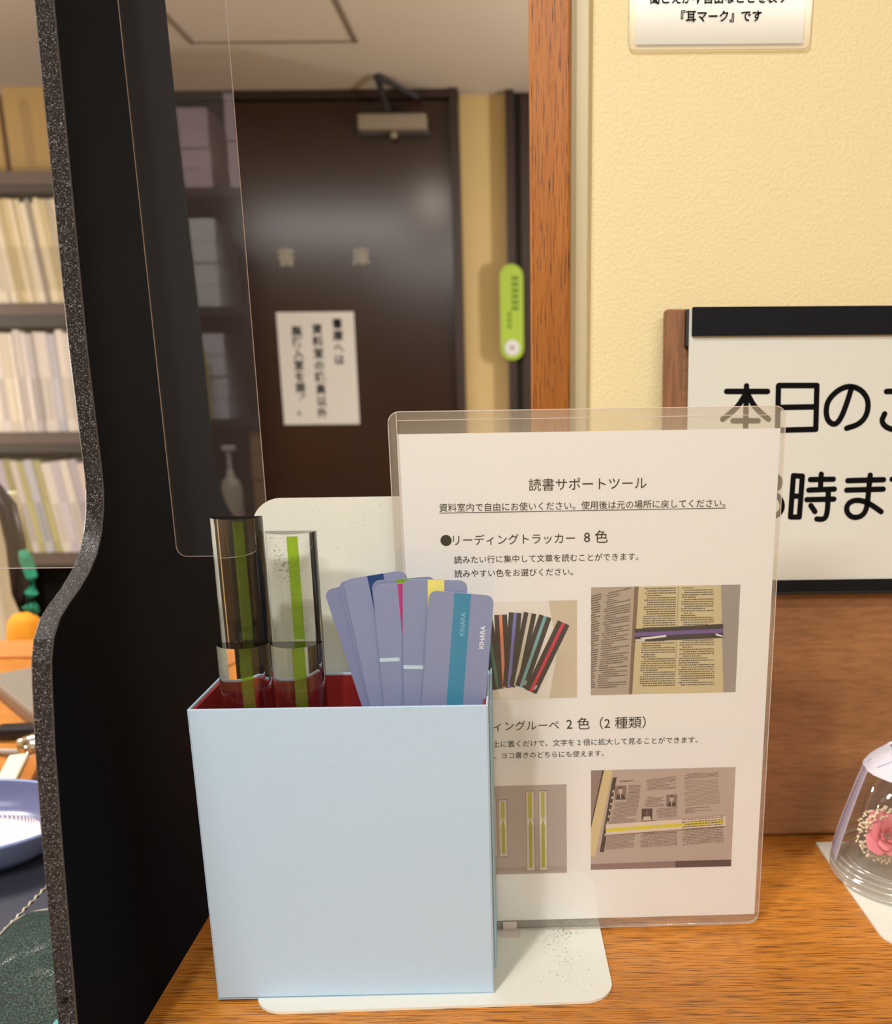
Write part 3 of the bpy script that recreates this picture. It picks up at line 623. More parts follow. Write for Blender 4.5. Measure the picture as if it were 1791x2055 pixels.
strokes = {'hon': [[(0.1517, 0.3278), (0.1519, 0.2988)], [(0.1381, 0.3243), (0.1663, 0.324)], [(0.1509, 0.3219), (0.1456, 0.3133), (0.1359, 0.3057)], [(0.1529, 0.3218), (0.158, 0.3132), (0.1676, 0.3054)], [(0.1431, 0.3046), (0.1604, 0.3045)]],
 'hi': [[(0.1737, 0.3276), (0.1741, 0.2983)], [(0.174, 0.3279), (0.2002, 0.3277)], [(0.2002, 0.3277), (0.2007, 0.2984)], [(0.1741, 0.298), (0.2005, 0.2984)], [(0.1746, 0.3133), (0.2001, 0.3135)]],
 'no': [[(0.2243, 0.3262), (0.222, 0.3176), (0.2184, 0.3066), (0.2142, 0.3009), (0.2088, 0.3037), (0.2071, 0.3104), (0.2082, 0.3177), (0.2148, 0.3246), (0.2229, 0.3275), (0.2313, 0.3245), (0.2365, 0.3175), (0.236, 0.3078), (0.2308, 0.3015), (0.2222, 0.2989)]],
 'go': [[(0.2486, 0.3233), (0.2631, 0.3236)], [(0.2481, 0.3083), (0.246, 0.3033), (0.25, 0.2989), (0.2571, 0.2972), (0.2668, 0.2974)], [(0.2642, 0.3292), (0.2665, 0.3252)], [(0.2682, 0.3305), (0.2706, 0.3265)]],
 'one': [[(0.1505, 0.2643), (0.1567, 0.2687), (0.1566, 0.2385)]],
 'eight': [[(0.1717, 0.2682), (0.177, 0.2654), (0.1776, 0.2599), (0.1718, 0.2559), (0.1653, 0.2518), (0.163, 0.2456), (0.1667, 0.2401), (0.172, 0.2383), (0.1772, 0.2403), (0.1799, 0.2454), (0.1779, 0.2517), (0.1718, 0.2559), (0.1667, 0.2594), (0.1662, 0.2648), (0.1717, 0.2682)]],
 'ji': [[(0.1864, 0.267), (0.1927, 0.2666)], [(0.1864, 0.267), (0.1854, 0.2385)], [(0.1927, 0.2666), (0.1917, 0.2384)], [(0.1854, 0.2385), (0.1917, 0.2384)], [(0.1859, 0.253), (0.1922, 0.2529)], [(0.2059, 0.2678), (0.2057, 0.2572)], [(0.1984, 0.2642), (0.2145, 0.2643)], [(0.1976, 0.257), (0.2155, 0.2575)], [(0.1965, 0.2504), (0.2155, 0.2506)], [(0.2114, 0.2561), (0.2114, 0.2402), (0.2091, 0.2365), (0.2041, 0.2369)], [(0.1995, 0.2463), (0.2025, 0.2421)]],
 'ma': [[(0.2247, 0.2632), (0.2499, 0.2636)], [(0.2243, 0.2567), (0.25, 0.2571)], [(0.2403, 0.2668), (0.2398, 0.2568), (0.2395, 0.2486), (0.2385, 0.2417), (0.2348, 0.2379), (0.2288, 0.2376), (0.2247, 0.2418), (0.2252, 0.247), (0.2296, 0.2497), (0.2359, 0.2493), (0.2421, 0.2465), (0.2494, 0.2415)]],
 'de': [[(0.2559, 0.2639), (0.2758, 0.265)], [(0.2752, 0.2647), (0.2671, 0.2583), (0.2648, 0.2493), (0.2682, 0.2403), (0.2755, 0.2367)], [(0.2743, 0.2554), (0.2767, 0.2513)], [(0.2781, 0.2568), (0.2805, 0.2526)]]}
def smooth(pts, it=2):
    for _ in range(it):
        if len(pts) < 3: return pts
        q = [pts[0]]
        for a, b in zip(pts, pts[1:]):
            q += [(a[0] * .75 + b[0] * .25, a[1] * .75 + b[1] * .25), (a[0] * .25 + b[0] * .75, a[1] * .25 + b[1] * .75)]
        pts = q + [pts[-1]]
    return pts
k = 0
for ch, ss in strokes.items():
    bm = bmesh.new(); rr = 0.00190
    for s_ in ss:
        s_ = smooth(s_); k += 1; y = -0.0083 - 0.00001 * (k % 17)
        L1, R1 = [], []
        for i, q in enumerate(s_):
            a, b = Vector(s_[max(0, i - 1)]), Vector(s_[min(len(s_) - 1, i + 1)])
            t_ = (b - a).normalized(); n_ = Vector((-t_.y, t_.x)) * rr
            L1.append((q[0] + n_.x, q[1] + n_.y)); R1.append((q[0] - n_.x, q[1] - n_.y))
        a0 = math.atan2(s_[1][1] - s_[0][1], s_[1][0] - s_[0][0]); a1 = math.atan2(s_[-1][1] - s_[-2][1], s_[-1][0] - s_[-2][0])
        VL = [bm.verts.new((q[0], y, q[1])) for q in L1]; VR = [bm.verts.new((q[0], y, q[1])) for q in R1]
        for i in range(len(VL) - 1): bm.faces.new((VL[i], VR[i], VR[i + 1], VL[i + 1]))
        for (c_, ang) in ((s_[0], a0 + math.pi), (s_[-1], a1)):
            bm.faces.new([bm.verts.new((c_[0] + rr * math.cos(ang + R(d_)), y, c_[1] + rr * math.sin(ang + R(d_)))) for d_ in range(-90, 91, 15)])
    for f in bm.faces:
        f.normal_update()
        if f.normal.y > 0: f.normal_flip()
    obj('sign_character', bm, M['ink'], SB)

# ------------------------------------------------------------------ laminated notice on the wall
WN = empty('wall_notice', (0.128, 0.6988, 0.5405), label='laminated white notice with bold lettering high on the cream wall', cat='notice')
bm = bmesh.new(); prism(bm, rrect(-0.0590, 0.0590, 0.0, 0.215, 0.004, 6), -0.0012, -0.0008, 'XZ'); obj('laminate_film', bm, M['laminate'], WN)
bm = bmesh.new(); o_ = rrect(-0.0590, 0.0590, 0.0, 0.215, 0.004, 6); P3 = [(q[0], -0.001, q[1]) for q in o_]; tube(bm, P3 + [P3[0]], 0.0003, 5, caps=False); obj('film_edge', bm, M['pvc_rim'], WN)
box('paper_sheet', (-0.0545, 0.0545, -0.0006, -0.0002, 0.0035, 0.211), M['paper_cool'], WN)
lettering('『耳マーク』です', WN, M['ink'], x=-0.0255, z=0.0164, width=0.0524, bold=0.0185, y=-0.0015)
lettering('聞こえが不自由なことを表す', WN, M['ink'], x=-0.0455, z=0.0268, width=0.0885, bold=0.0185, y=-0.0015)

# ------------------------------------------------------------------ things on and by the back door
DN = empty('door_notice', (-0.7125, 3.397, 0.219), label='white paper with vertical lettering taped on the dark door', cat='notice')
box('paper_sheet', (-0.1315, 0.1315, -0.001, 0, 0, 0.371), M['paper'], DN)
vertical_text('書庫へは', DN, M['ink'], 0.074, 0.352, 0.036, 0.039, -0.002, 0.0008)
vertical_text('資料室の職員以外', DN, M['ink'], 0.004, 0.335, 0.036, 0.0395, -0.002, 0.0008)
vertical_text('無断入室を禁ず。', DN, M['ink'], -0.066, 0.330, 0.036, 0.0375, -0.002, 0.0008)
DC = empty('door_closer', (-0.42, 3.40, 1.128), label='silver door closer with folding arm at the top of the dark door', cat='door closer')
box('closer_body', (-0.108, 0.112, -0.06, 0, 0.004, 0.052), M['closer'], DC, bev=0.006)
box('mounting_plate', (-0.118, 0.122, -0.012, 0, -0.004, 0.012), M['closer_d'], DC, bev=0.002)
bm = bmesh.new(); lathe(bm, [(0, -0.016), (0.012, -0.014), (0.013, 0.006), (0, 0.008)], 16, c=(0.002, -0.03)); obj('adjusting_knob', bm, M['closer'], DC, smooth=True)
bm = bmesh.new(); tube(bm, [(-0.008, -0.03, 0.05), (-0.016, -0.10, 0.085), (-0.022, -0.17, 0.122)], [0.011, 0.009, 0.012], 8); obj('main_arm', bm, M['closer_d'], DC)
bm = bmesh.new(); tube(bm, [(-0.022, -0.17, 0.124), (0.03, -0.10, 0.115), (0.082, -0.03, 0.104)], [0.012, 0.008, 0.010], 8); obj('fore_arm', bm, M['closer_d'], DC)
LT = empty('lime_tag', (-0.0445, 3.395, 0.428), label='lime green rounded plate with white round dial hanging by dark door frame', cat='tag')
bm = bmesh.new(); prism(bm, rrect(-0.039, 0.039, 0, 0.306, 0.0385, 10), -0.014, 0, 'XZ'); obj('plate', bm, M['lime'], LT)
bm = bmesh.new(); prism(bm, [(0.0255 * math.cos(R(15 * i)), 0.040 + 0.0255 * math.sin(R(15 * i))) for i in range(24)], -0.018, -0.0141, 'XZ'); obj('round_dial', bm, M['paper_cool'], LT)
bm = bmesh.new(); prism(bm, [(0.009 * math.cos(R(15 * i)), 0.040 + 0.009 * math.sin(R(15 * i))) for i in range(24)], -0.0195, -0.0181, 'XZ'); obj('dial_centre', bm, M['greyplastic'], LT)
bm = bmesh.new()
for i in range(9):
    z_ = 0.262 - i * 0.019
    for dx in ((0.014, 0.026) if i < 6 else (0.0,)): bx(bm, dx - 0.006 - 0.008, dx + 0.006 - 0.008, -0.0146, -0.0141, z_ - 0.006, z_ + 0.006)
obj('printed_marks', bm, M['lime_d'], LT, label='darker green printed marks')

# ------------------------------------------------------------------ glass dome on a white plate, right edge
bookend('metal_bookend', (0.312, 0.6425, 0.0002), R(1.5), 0.199, 0.138, 0.10, 0.017, 'white enamelled metal plate under the glass dome at right')
for o_ in list(bpy.data.objects):
    if o_.parent and o_.parent.location.x > 0.3 and o_.name.startswith('upright_plate'): bpy.data.objects.remove(o_)
GD = empty('glass_dome', (0.2600, 0.5900, 0.0020), label='small glass dome holding a pink rose, at the right edge', cat='glass dome')
prof = [(0.0505, 0.010), (0.0500, 0.014), (0.0468, 0.028), (0.0425, 0.045), (0.0380, 0.062), (0.0330, 0.078), (0.0262, 0.087), (0.0170, 0.0945), (0.0085, 0.098), (0.006, 0.101), (0.0085, 0.105), (0.0105, 0.110), (0.007, 0.115), (0, 0.116)]
bm = bmesh.new(); lathe(bm, prof); obj('cloche', bm, M['glass'], GD, smooth=True)
bm = bmesh.new(); lathe(bm, [(0, 0.0), (0.046, 0.0), (0.0500, 0.002), (0.0510, 0.006), (0.0500, 0.0095), (0.045, 0.0115), (0.043, 0.0105), (0.040, 0.0125), (0, 0.0125)]); obj('glass_base', bm, M['glass_solid'], GD, smooth=True)
bm = bmesh.new(); lathe(bm, [(0.034, 0.0135), (0.0335, 0.030), (0.032, 0.050), (0.028, 0.062), (0.020, 0.070), (0.010, 0.074), (0, 0.075)], 40); obj('inner_cup', bm, M['glass_cup'], GD, smooth=True)
for z_, r_ in ((0.003, 0.0500), (0.0085, 0.0505), (0.0120, 0.0490), (0.0150, 0.0470), (0.0128, 0.0400)):
    bm = bmesh.new(); tube(bm, [(r_ * math.cos(R(a)), r_ * math.sin(R(a)), z_) for a in range(0, 361, 8)], 0.0007, 6, caps=False); obj('glass_streak_ring', bm, M['glass_streak_ring'], GD, smooth=True)  # thin pale rings added to suggest whitish streaks of light in thick glass
# rose: spiral of petals facing the viewer
rose = empty('preserved_rose', (0.2395, 0.5775, 0.0372), (0, 0, 0), label='pink rose bloom inside the glass dome', cat='flower')
rose.rotation_euler = (R(62), 0, R(-8))
def petal(i, ang, rad, hgt, wid, curl):
    bm = bmesh.new(); nu, nv = 7, 5; vs = []
    for v in range(nv):
        tv = v / (nv - 1)
        row = []
        for u in range(nu):
            tu = u / (nu - 1) * 2 - 1
            a = ang + tu * wid * (0.55 + 0.45 * math.sin(math.pi * min(1, tv * 0.9 + 0.1)))
            rr_ = rad * (0.35 + 0.65 * tv) + curl * tv ** 3 * (1 - 0.4 * abs(tu))
            z = hgt * (tv - 0.25 * abs(tu) ** 2.2 * tv) - (curl * 0.55 * tv ** 4)
            row.append(bm.verts.new((rr_ * math.cos(a), rr_ * math.sin(a), z)))
        vs.append(row)
    for v in range(nv - 1):
        for u in range(nu - 1): bm.faces.new((vs[v][u], vs[v][u + 1], vs[v + 1][u + 1], vs[v + 1][u]))
    return obj('petal', bm, M['rose'], rose, smooth=True)
for i in range(15):
    petal(i, i * 2.4, 0.0018 + i * 0.00085, 0.0135 - i * 0.00035, 0.75 + 0.02 * i, 0.0003 + i * 0.00036)
bm = bmesh.new()
for i in range(320):
    a = random.uniform(0, 2 * math.pi); rr_ = random.uniform(0.0145, 0.0215); z = random.uniform(-0.006, 0.006) - (rr_ - 0.013) * 0.3
    bmesh.ops.create_icosphere(bm, subdivisions=1, radius=random.uniform(0.0006, 0.0012), matrix=Matrix.Translation((0.2405 + rr_ * math.cos(a), 0.582 + z * 0.8 - 0.002, 0.0385 + rr_ * 0.95 * math.sin(a))))
tag(obj('dried_blossoms', bm, M['breath']), 'cream dried blossoms packed round the pink rose', 'blossoms', kind='stuff')
bm = bmesh.new()
lp = [(0.0503, 0.012), (0.0470, 0.028), (0.0427, 0.045), (0.0382, 0.062), (0.0340, 0.076), (0.030, 0.084)]
def onc(r_, a_, z_): return (r_ * math.cos(a_), r_ * math.sin(a_), z_)
A0, A1 = R(150), R(184)
for (r1_, z1_), (r2_, z2_) in zip(lp, lp[1:]):
    bm.faces.new([bm.verts.new(onc(r1_ + 0.0005, A0, z1_)), bm.verts.new(onc(r1_ + 0.0005, A1, z1_)), bm.verts.new(onc(r2_ + 0.0005, A1, z2_)), bm.verts.new(onc(r2_ + 0.0005, A0, z2_))])
obj('lace_strip', bm, M['lace'], GD, label='lilac lace strip down the glass')
bm = bmesh.new()
for i in range(26):
    t_ = i / 25 * (len(lp) - 1); j = min(int(t_), len(lp) - 2); f_ = t_ - j
    r_ = lp[j][0] * (1 - f_) + lp[j + 1][0] * f_; z_ = lp[j][1] * (1 - f_) + lp[j + 1][1] * f_
    bmesh.ops.create_icosphere(bm, subdivisions=1, radius=0.00045, matrix=Matrix.Translation(onc(r_ + 0.0006, R(172), z_)))
obj('lace_beads', bm, M['purple'], GD)
bm = bmesh.new(); rp = [(0.0338, 0.0785), (0.0300, 0.0840), (0.0262, 0.0875), (0.0170, 0.0950), (0.0105, 0.0985)]
rows = [[bm.verts.new(onc(r_ + 0.0006 + 0.0004 * math.sin(j * 2.2), R(150 + 12 * j), z_)) for j in range(7)] for r_, z_ in rp]
for a, b in zip(rows, rows[1:]):
    for j in range(6): bm.faces.new((a[j], a[j + 1], b[j + 1], b[j]))
obj('ribbon_wrap', bm, M['ribbon'], GD, smooth=True, label='white printed ribbon round the shoulder')
bm = bmesh.new()
for i in range(9): tube(bm, [onc(0.0315 - i * 0.0014, R(196 + i * 2.5), 0.0832 + i * 0.0011), onc(0.0310 - i * 0.0014, R(199 + i * 2.5), 0.0846 + i * 0.0011)], 0.0002, 4)
obj('ribbon_print', bm, M['purple'], GD)
bm = bmesh.new()
loop = [(-0.002, -0.008, 0.101), (-0.010, -0.012, 0.1035), (-0.019, -0.014, 0.1035), (-0.0255, -0.013, 0.1015), (-0.023, -0.012, 0.0995), (-0.014, -0.011, 0.0995), (-0.004, -0.008, 0.100)]
tube(bm, loop, 0.0012, 6); tube(bm, [(-x, y, z) for x, y, z in loop], 0.0012, 6); obj('ribbon_bow', bm, M['ribbon'], GD, smooth=True)

# ------------------------------------------------------------------ left side, staff side of the counter
DM = empty('desk_mat', (-0.327, 0.60, 0.0004), label='navy leather desk mat with cream stitching, left of the black partition', cat='desk mat')
bm = bmesh.new(); prism(bm, rrect(-0.42, 0.034, -0.22, 0.19, 0.01, 5), 0, 0.0025, 'XY'); obj('mat', bm, M['navy'], DM)
bm = bmesh.new(); k = 0
for i in range(52):
    y = -0.215 + i * 0.0078; tube(bm, [(-0.0026, y, 0.0026), (-0.0030, y + 0.0032, 0.0036), (-0.0026, y + 0.0068, 0.0026)], 0.0008, 5)
obj('stitching', bm, M['thread'], DM)
LC = empty('leather_tray', (-0.274, 0.445, 0.0032), label='glossy dark green leather case at the lower left corner', cat='case')
bm = bmesh.new(); prism(bm, rrect(-0.052, 0.052, -0.15, 0.1, 0.02, 8), 0, 0.004, 'XY'); obj('case_body', bm, M['piping'], LC)
# domed leather top
bm = bmesh.new(); nu, nv = 24, 40; g = []
for j in range(nv + 1):
    row = []
    for i in range(nu + 1):
        u, v = i / nu * 2 - 1, j / nv * 2 - 1
        su, sv = max(0, 1 - abs(u) ** 6), max(0, 1 - abs(v) ** 10)
        x, y = u * 0.0505, -0.025 + v * 0.1235
        ex = abs(u) ** 8 + abs(v) ** 14
        if abs(u) > 0.62 and abs(v) > 0.84:
            du, dv = (abs(u) - 0.62) * 0.0505, (abs(v) - 0.84) * 0.1235
            l_ = math.hypot(du, dv)
            if l_ > 0.0192: f_ = 0.0192 / l_; x = math.copysign(0.62 * 0.0505 + du * f_, u); y = -0.025 + math.copysign(0.84 * 0.1235 + dv * f_, v)
        z = 0.0042 + 0.0055 * (su * sv) ** 0.5
        y2, x2 = y, x
        z += 0.0012 * math.exp(-((y2 - 0.020 - (x2 + 0.02) * 0.25) / 0.0022) ** 2) * (1 / (1 + math.exp(-(x2 + 0.018) / 0.002)))
        z += 0.0010 * math.exp(-((y2 - 0.075) / 0.012) ** 2 - ((x2 + 0.018) / 0.01) ** 2) - 0.0008 * math.exp(-((y2 - 0.058 - x2 * 0.9) / 0.004) ** 2)
        row.append(bm.verts.new((x, y, z)))
    g.append(row)
for j in range(nv):
    for i in range(nu): bm.faces.new((g[j][i], g[j][i + 1], g[j + 1][i + 1], g[j + 1][i]))
obj('leather_top', bm, M['leather'], LC, smooth=True)
bm = bmesh.new(); o_ = rrect(-0.0515, 0.0515, -0.1495, 0.0995, 0.02, 8); P3 = [(q[0], q[1], 0.0045) for q in o_]; tube(bm, P3 + [P3[0]], 0.0009, 6, caps=False); obj('piped_edge', bm, M['piping'], LC, smooth=True)
box('teal_corner', (0.028, 0.050, -0.075, -0.022, 0.0105, 0.012), M['teal'], LC, bev=0.0004).name = 'teal_card'

TR = empty('coin_tray', (-0.425, 0.632, 0.0032), label='translucent lavender blue oval coin tray with white bristled mat', cat='tray')
def oval(prof, n=56, bmx=None):
    bm = bmx or bmesh.new(); rings = []
    for (a, b, z) in prof: rings.append([bm.verts.new((a * math.cos(2 * math.pi * k / n), b * math.sin(2 * math.pi * k / n), z)) for k in range(n)])
    for p_, q_ in zip(rings, rings[1:]):
        for k in range(n): bm.faces.new((p_[k], p_[(k + 1) % n], q_[(k + 1) % n], q_[k]))
    return bm, rings
bm, rg = oval([(0.060, 0.040, 0.0), (0.070, 0.048, 0.001), (0.086, 0.060, 0.012), (0.0935, 0.0665, 0.024), (0.0965, 0.069, 0.0275), (0.0970, 0.0695, 0.029), (0.0955, 0.068, 0.0298), (0.0935, 0.066, 0.029)]); bm.faces.new(list(reversed(rg[0])))
obj('outer_shell', bm, M['blueplas'], TR, smooth=True)
bm, rg = oval([(0.0935, 0.066, 0.029), (0.0905, 0.0635, 0.024), (0.082, 0.057, 0.012), (0.070, 0.046, 0.0060)]); bm.faces.new(rg[-1])
obj('inner_wall', bm, M['blueplas_in'], TR, smooth=True)
bm, rg = oval([(0.066, 0.032, 0.0065), (0.066, 0.032, 0.0120), (0.0, 0.0, 0.0125)]); obj('white_mat', bm, M['white_rubber'], TR, loc=(0.008, -0.006, 0.004))
bm = bmesh.new()
for i in range(40):
    a = R(10 + i * 4); c_ = Vector((0.062 * math.cos(a), 0.030 * math.sin(a), 0.012)); r_ = bmesh.ops.create_cone(bm, cap_ends=False, segments=6, radius1=0.0011, radius2=0.0003, depth=0.006, matrix=Matrix.Translation(c_ + Vector((0, 0, 0.003))))
obj('bristles', bm, M['white_rubber'], TR, loc=(0.008, -0.006, 0.004))

IC = empty('ivory_clasp', (-0.4480, 0.7720, 0.0035), label='ivory bar with a bright metal clasp lying beyond the blue tray', cat='clasp')
bm = bmesh.new(); mt = Matrix.Rotation(R(18), 4, 'Z')
bx(bm, -0.012, 0.004, -0.052, 0.035, 0.0, 0.010, bev=0.002, mat=mt); obj('ivory_bar', bm, M['ivory'], IC)
bm = bmesh.new(); bx(bm, 0.0055, 0.016, -0.050, 0.036, 0.0, 0.008, bev=0.001, mat=mt); obj('wooden_side', bm, M['trim'], IC)
bm = bmesh.new(); tube(bm, [(-0.024, 0.052, 0.008), (-0.010, 0.056, 0.010), (0.004, 0.058, 0.009)], [0.009, 0.011, 0.008], 12); obj('metal_ferrule', bm, M['chrome'], IC, smooth=True)
bm = bmesh.new(); tube(bm, [(-0.004 + 0.008 * math.cos(R(a)), 0.040, 0.009 + 0.007 * math.sin(R(a))) for a in range(0, 361, 30)], 0.0018, 6); obj('metal_ring', bm, M['chrome'], IC, smooth=True)
GC = empty('grey_cable', (-0.486, 0.832, 0.0), label='grey cable running to the metal clasp across the orange counter', cat='cable')
bm = bmesh.new(); tube(bm, [(0.012, -0.005, 0.006), (-0.010, 0.002, 0.004), (-0.04, 0.008, 0.0032), (-0.10, 0.014, 0.0032), (-0.2, 0.010, 0.0032)], 0.003, 8); obj('cable', bm, M['cable'], GC, smooth=True)
UA = empty('cable_plug', (-0.497, 0.880, 0.0), label='black plastic cable adapter by the brown-edged grey lid', cat='adapter')
bm = bmesh.new(); bx(bm, -0.026, 0.030, -0.010, 0.010, 0.002, 0.014, bev=0.004, seg=3, mat=Matrix.Rotation(R(8), 4, 'Z')); obj('plug_body', bm, M['blk_plastic'], UA, smooth=False)
bm = bmesh.new(); tube(bm, [(-0.024, -0.004, 0.008), (-0.036, -0.006, 0.006), (-0.06, -0.010, 0.004), (-0.12, -0.02, 0.003)], [0.006, 0.004, 0.0022, 0.0022], 8); obj('plug_cord', bm, M['blk_plastic'], UA, smooth=True)
TB = empty('closed_laptop', (-0.5, 1.00, 0.0005), (0, 0, R(-48)), label='grey lid with brown metal edge, flat on the far counter', cat='laptop')
box('base_half', (-0.099, 0.16, -0.065, 0.14, 0.0, 0.011), M['bronze'], TB, bev=0.002)
box('lid', (-0.099, 0.16, -0.065, 0.14, 0.0112, 0.020), M['greytop'], TB, bev=0.0015)

# beyond the counter, left
LW = empty('low_cabinet', (-0.95, 1.55, FLOOR), label='pale low cabinet standing beyond the counter', cat='cabinet')
box('cabinet_body', (-0.30, 0.30, -0.20, 0.20, 0, 0.66), M['cream_box'], LW); box('cabinet_top', (-0.31, 0.31, -0.21, 0.21, 0.66, 0.69), M['desk'], LW, bev=0.003)
CB = empty('cream_case', (-0.90, 1.52, FLOOR + 0.69), label='cream case with black handle by the left image edge', cat='case')
box('case_body', (-0.12, 0.066, -0.05, 0.05, 0.0, 0.285), M['cream_box'], CB, bev=0.004)
bm = bmesh.new(); tube(bm, [(-0.08, -0.065, 0.24), (-0.06, -0.065, 0.288), (-0.01, -0.065, 0.315), (0.05, -0.065, 0.315), (0.088, -0.065, 0.298), (0.105, -0.065, 0.272), (0.110, -0.065, 0.215), (0.108, -0.065, 0.137), (0.104, -0.065, 0.06)], 0.015, 8); obj('handle', bm, M['blk_plastic'], CB, smooth=True)
GC2 = empty('orange_bag', (-0.776, 1.42, FLOOR + 0.69), label='orange bag beside the cream case with green cloth above', cat='bag')
bm = bmesh.new(); lathe(bm, [(0, 0), (0.024, 0.0), (0.030, 0.03), (0.029, 0.07), (0.024, 0.100), (0.014, 0.112), (0, 0.114)], 20); obj('bag_body', bm, M['orange_cloth'], GC2, smooth=True)
GC3 = empty('green_cloth', (-0.745, 1.395, FLOOR + 0.69), label='rumpled green cloth strip over the orange bag', cat='cloth')
bm = bmesh.new(); tube(bm, [(-0.004, 0, 0.215), (0.0, 0, 0.20), (0.004, 0, 0.175), (0.0, 0, 0.15), (-0.006, 0, 0.13), (0.004, 0, 0.119)], [0.006, 0.010, 0.008, 0.010, 0.012, 0.005], 7); obj('cloth', bm, M['green_cloth'], GC3, smooth=True)

# bookshelf with magazines
SH = empty('magazine_shelf', (-1.31, 2.70, FLOOR), label='dark magazine shelf seen left of the black partition', cat='shelf')
z0 = -FLOOR
levels = [(-0.80, -0.76), (-0.145, -0.115), (0.172, 0.226), (0.505, 0.565), (0.838, 0.886)]
for zb, zt in levels:
    sb = box('shelf_board', (-0.24, 0.24, 0.0, 0.28, z0 + zb, z0 + zt - (0.025 if zt > -0.1 else 0)), M['shelf'], SH)
    if zt > -0.2: box('shelf_lip', (-0.24, 0.24, -0.006, 0.0, z0 + zt - 0.03, z0 + zt), M['shelf_lip'], SH)
for x in (-0.255, 0.24): box('side_panel', (x, x + 0.015, 0.0, 0.28, 0, z0 + 0.886), M['shelf'], SH)
box('back_panel', (-0.255, 0.255, 0.28, 0.29, 0, z0 + 0.886), M['shelf_back'], SH)
ordn = ['first', 'second', 'third', 'fourth', 'fifth', 'sixth', 'seventh', 'eighth', 'ninth', 'tenth', 'eleventh', 'twelfth', 'thirteenth', 'fourteenth', 'fifteenth', 'sixteenth', 'seventeenth', 'eighteenth', 'nineteenth', 'twentieth', 'twenty-first', 'twenty-second', 'twenty-third', 'twenty-fourth']
cream = [(222, 210, 180), (228, 220, 196), (206, 190, 144), (188, 180, 162), (214, 202, 168), (196, 182, 140), (150, 142, 132), (222, 214, 192)]
whit = [(214, 206, 198), (204, 196, 190), (222, 214, 202), (186, 180, 182), (210, 200, 180), (178, 176, 186), (220, 212, 206)]
mixd = [(214, 206, 196), (208, 190, 186), (150, 142, 92), (168, 162, 110), (186, 178, 186), (176, 168, 178), (214, 204, 176), (196, 190, 184), (178, 180, 186)]
def row(zb, ht, x0, x1, lean, cols, rowname, wmin, wmax, cname):
    x = x0; i = 0
    while x < x1 and i < 24:
        w_ = random.uniform(wmin, wmax); h_ = ht * random.uniform(0.95, 1.0); c = cols[(i * 5 + int(random.random() * 2)) % len(cols)]
        if x + w_ > x1 + 0.012: break
        o = empty('magazine', (x + w_ / 2, 2.712 + random.uniform(0, 0.006), zb + 0.0006 + w_ / 2 * math.sin(R(lean))), (0, R(-lean), 0), label='%s magazine from the left on the %s' % (ordn[i], rowname), cat='magazine', group='magazines on the %s' % rowname)
        box('cover', (-w_ / 2, w_ / 2, 0, 0.21, 0, h_), cm(c), o, bev=0.0008)
        bm = bmesh.new(); q_ = random.choice((0.84, 0.9, 1.08)); c2 = tuple(min(255, int(v * q_)) for v in c)
        bx(bm, -w_ / 2 + w_ * 0.2, w_ / 2 - w_ * 0.2, -0.0004, 0.0, h_ * 0.12, h_ * 0.55); obj('spine_print', bm, cm(c2), o)
        x += w_ / math.cos(R(lean)) + 0.0006; i += 1
row(0.565, 0.262, -1.505, -1.075, 5.0, cream, 'upper shelf of leaning cream magazines', 0.010, 0.021, 'cream')
row(0.226, 0.272, -1.535, -1.085, 0.4, whit, 'middle shelf of upright white magazines', 0.012, 0.030, 'white')
row(-0.115, 0.268, -1.495, -1.080, 7.0, mixd, 'lower shelf of slanting mixed magazines', 0.014, 0.028, 'mixed')
KB = [(-1.42, 0.112, 'left kraft cardboard box on top of the magazine shelf'), (-1.295, 0.110, 'middle kraft cardboard box on top of the magazine shelf'), (-1.17, 0.105, 'right kraft cardboard box on top of the magazine shelf')]
for x, w_, lb in KB:
    o = empty('cardboard_box', (x, 2.74, 0.8865), label=lb, cat='box', group='kraft boxes on the shelf')
    box('carton', (-w_ / 2, w_ / 2, 0, 0.2, 0, 0.20 + random.uniform(-0.01, 0.01)), M['kraft'], o, bev=0.002)
    box('tape', (-0.012, 0.012, -0.0006, 0, 0.02, 0.18), cm((150, 120, 70)), o)

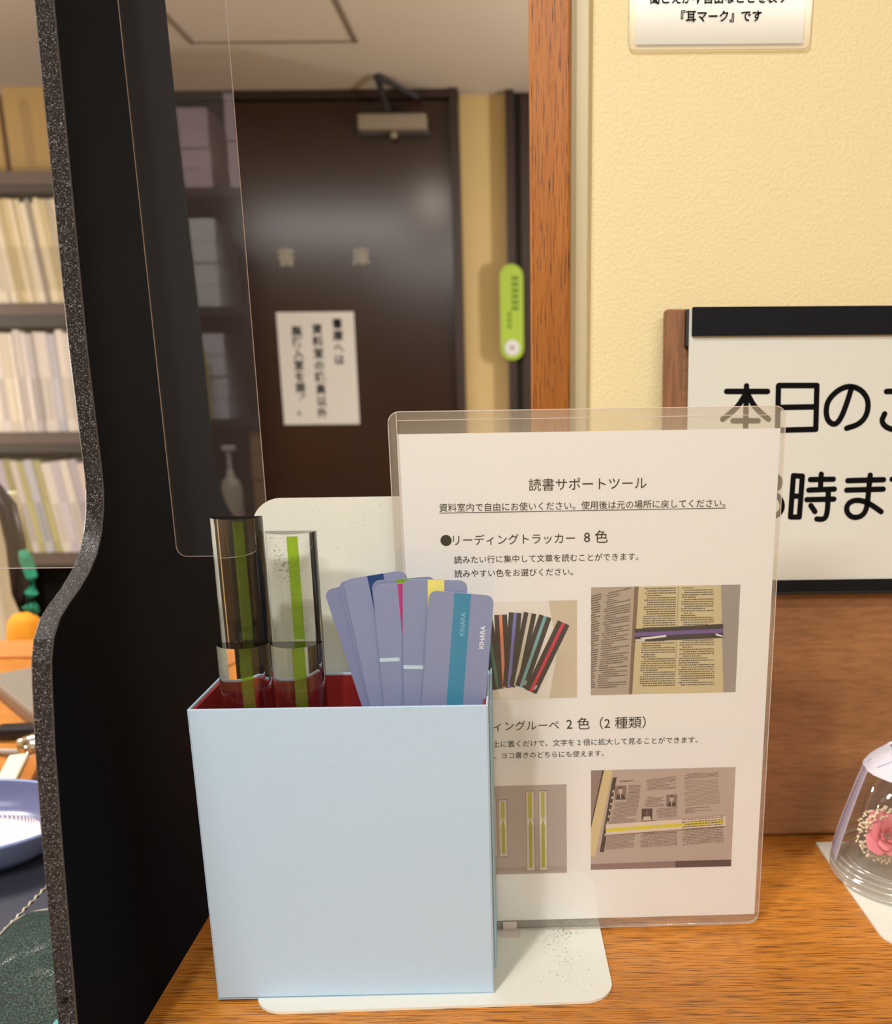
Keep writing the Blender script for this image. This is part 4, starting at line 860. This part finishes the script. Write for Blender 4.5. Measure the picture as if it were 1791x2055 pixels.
# ------------------------------------------------------------------ shelf behind the viewer (mirrored in the narrow screen)
RS = empty('rear_shelf', (-0.78, -1.40, FLOOR), label='dark open shelf behind the viewer, mirrored in the narrow screen', cat='shelf')
for zt in (-0.02, 0.262, 0.537, 0.81): box('shelf_board', (-0.30, 0.30, -0.28, 0.0, -FLOOR + zt - 0.02, -FLOOR + zt), M['shelf'], RS)
for x in (-0.315, 0.30): box('side_panel', (x, x + 0.015, -0.28, 0.0, 0, 1.95), M['shelf'], RS)
box('back_panel', (-0.315, 0.315, -0.29, -0.28, 0, 1.95), M['shelf_back'], RS)
def stack(name, x0, x1, z0_, z1_, m, label, cat):
    o = empty(name, ((x0 + x1) / 2, -1.40, z0_), label=label, cat=cat); hw = (x1 - x0) / 2; n = 4
    for i in range(n): box('sheaf', (-hw, hw, -0.2, -0.012 - 0.004 * (i % 2), (z1_ - z0_) * i / n, (z1_ - z0_) * (i + 1) / n - 0.002), m, o, bev=0.001)
    return o
stack('paper_stack', -0.838, -0.760, 0.8105, 0.99, M['pinkgrey'], 'mauve paper stack on the top of the mirrored shelf', 'papers')
stack('paper_stack', -0.717, -0.692, 0.8105, 1.02, M['pinkgrey'], 'narrow tall folder stack beside the mauve paper stack', 'papers')
stack('paper_stack', -0.839, -0.765, 0.5375, 0.745, M['paper'], 'white paper stack on the mirrored middle shelf', 'papers')
stack('paper_stack', -0.836, -0.768, 0.2625, 0.475, M['paper_cool'], 'white packet stack with yellow label on mirrored shelf', 'papers')
o_ = empty('label_card', (-0.82, -1.388, 0.2625), label='yellow label card propped against the white packets', cat='card'); box('card', (-0.014, 0.014, 0, 0.001, 0, 0.17), M['yellow_lab'], o_)
stack('cardboard_file', -0.722, -0.690, -0.0195, 0.262 - 0.03, M['kraft'], 'kraft file standing on the lowest mirrored shelf', 'file')
PB = empty('pump_bottle', (-0.782, -1.42, -0.0195), label='pale pump bottle on the lowest mirrored shelf', cat='bottle')
bm = bmesh.new(); lathe(bm, [(0, 0), (0.027, 0), (0.029, 0.01), (0.029, 0.10), (0.022, 0.125), (0.010, 0.135), (0.010, 0.15), (0, 0.15)], 24); obj('bottle_body', bm, M['bottle'], PB, smooth=True)
bm = bmesh.new(); tube(bm, [(0, 0, 0.15), (0, 0, 0.205)], 0.006, 8); bx(bm, -0.015, 0.02, -0.01, 0.01, 0.20, 0.215, bev=0.003); obj('pump_head', bm, M['paper_cool'], PB)
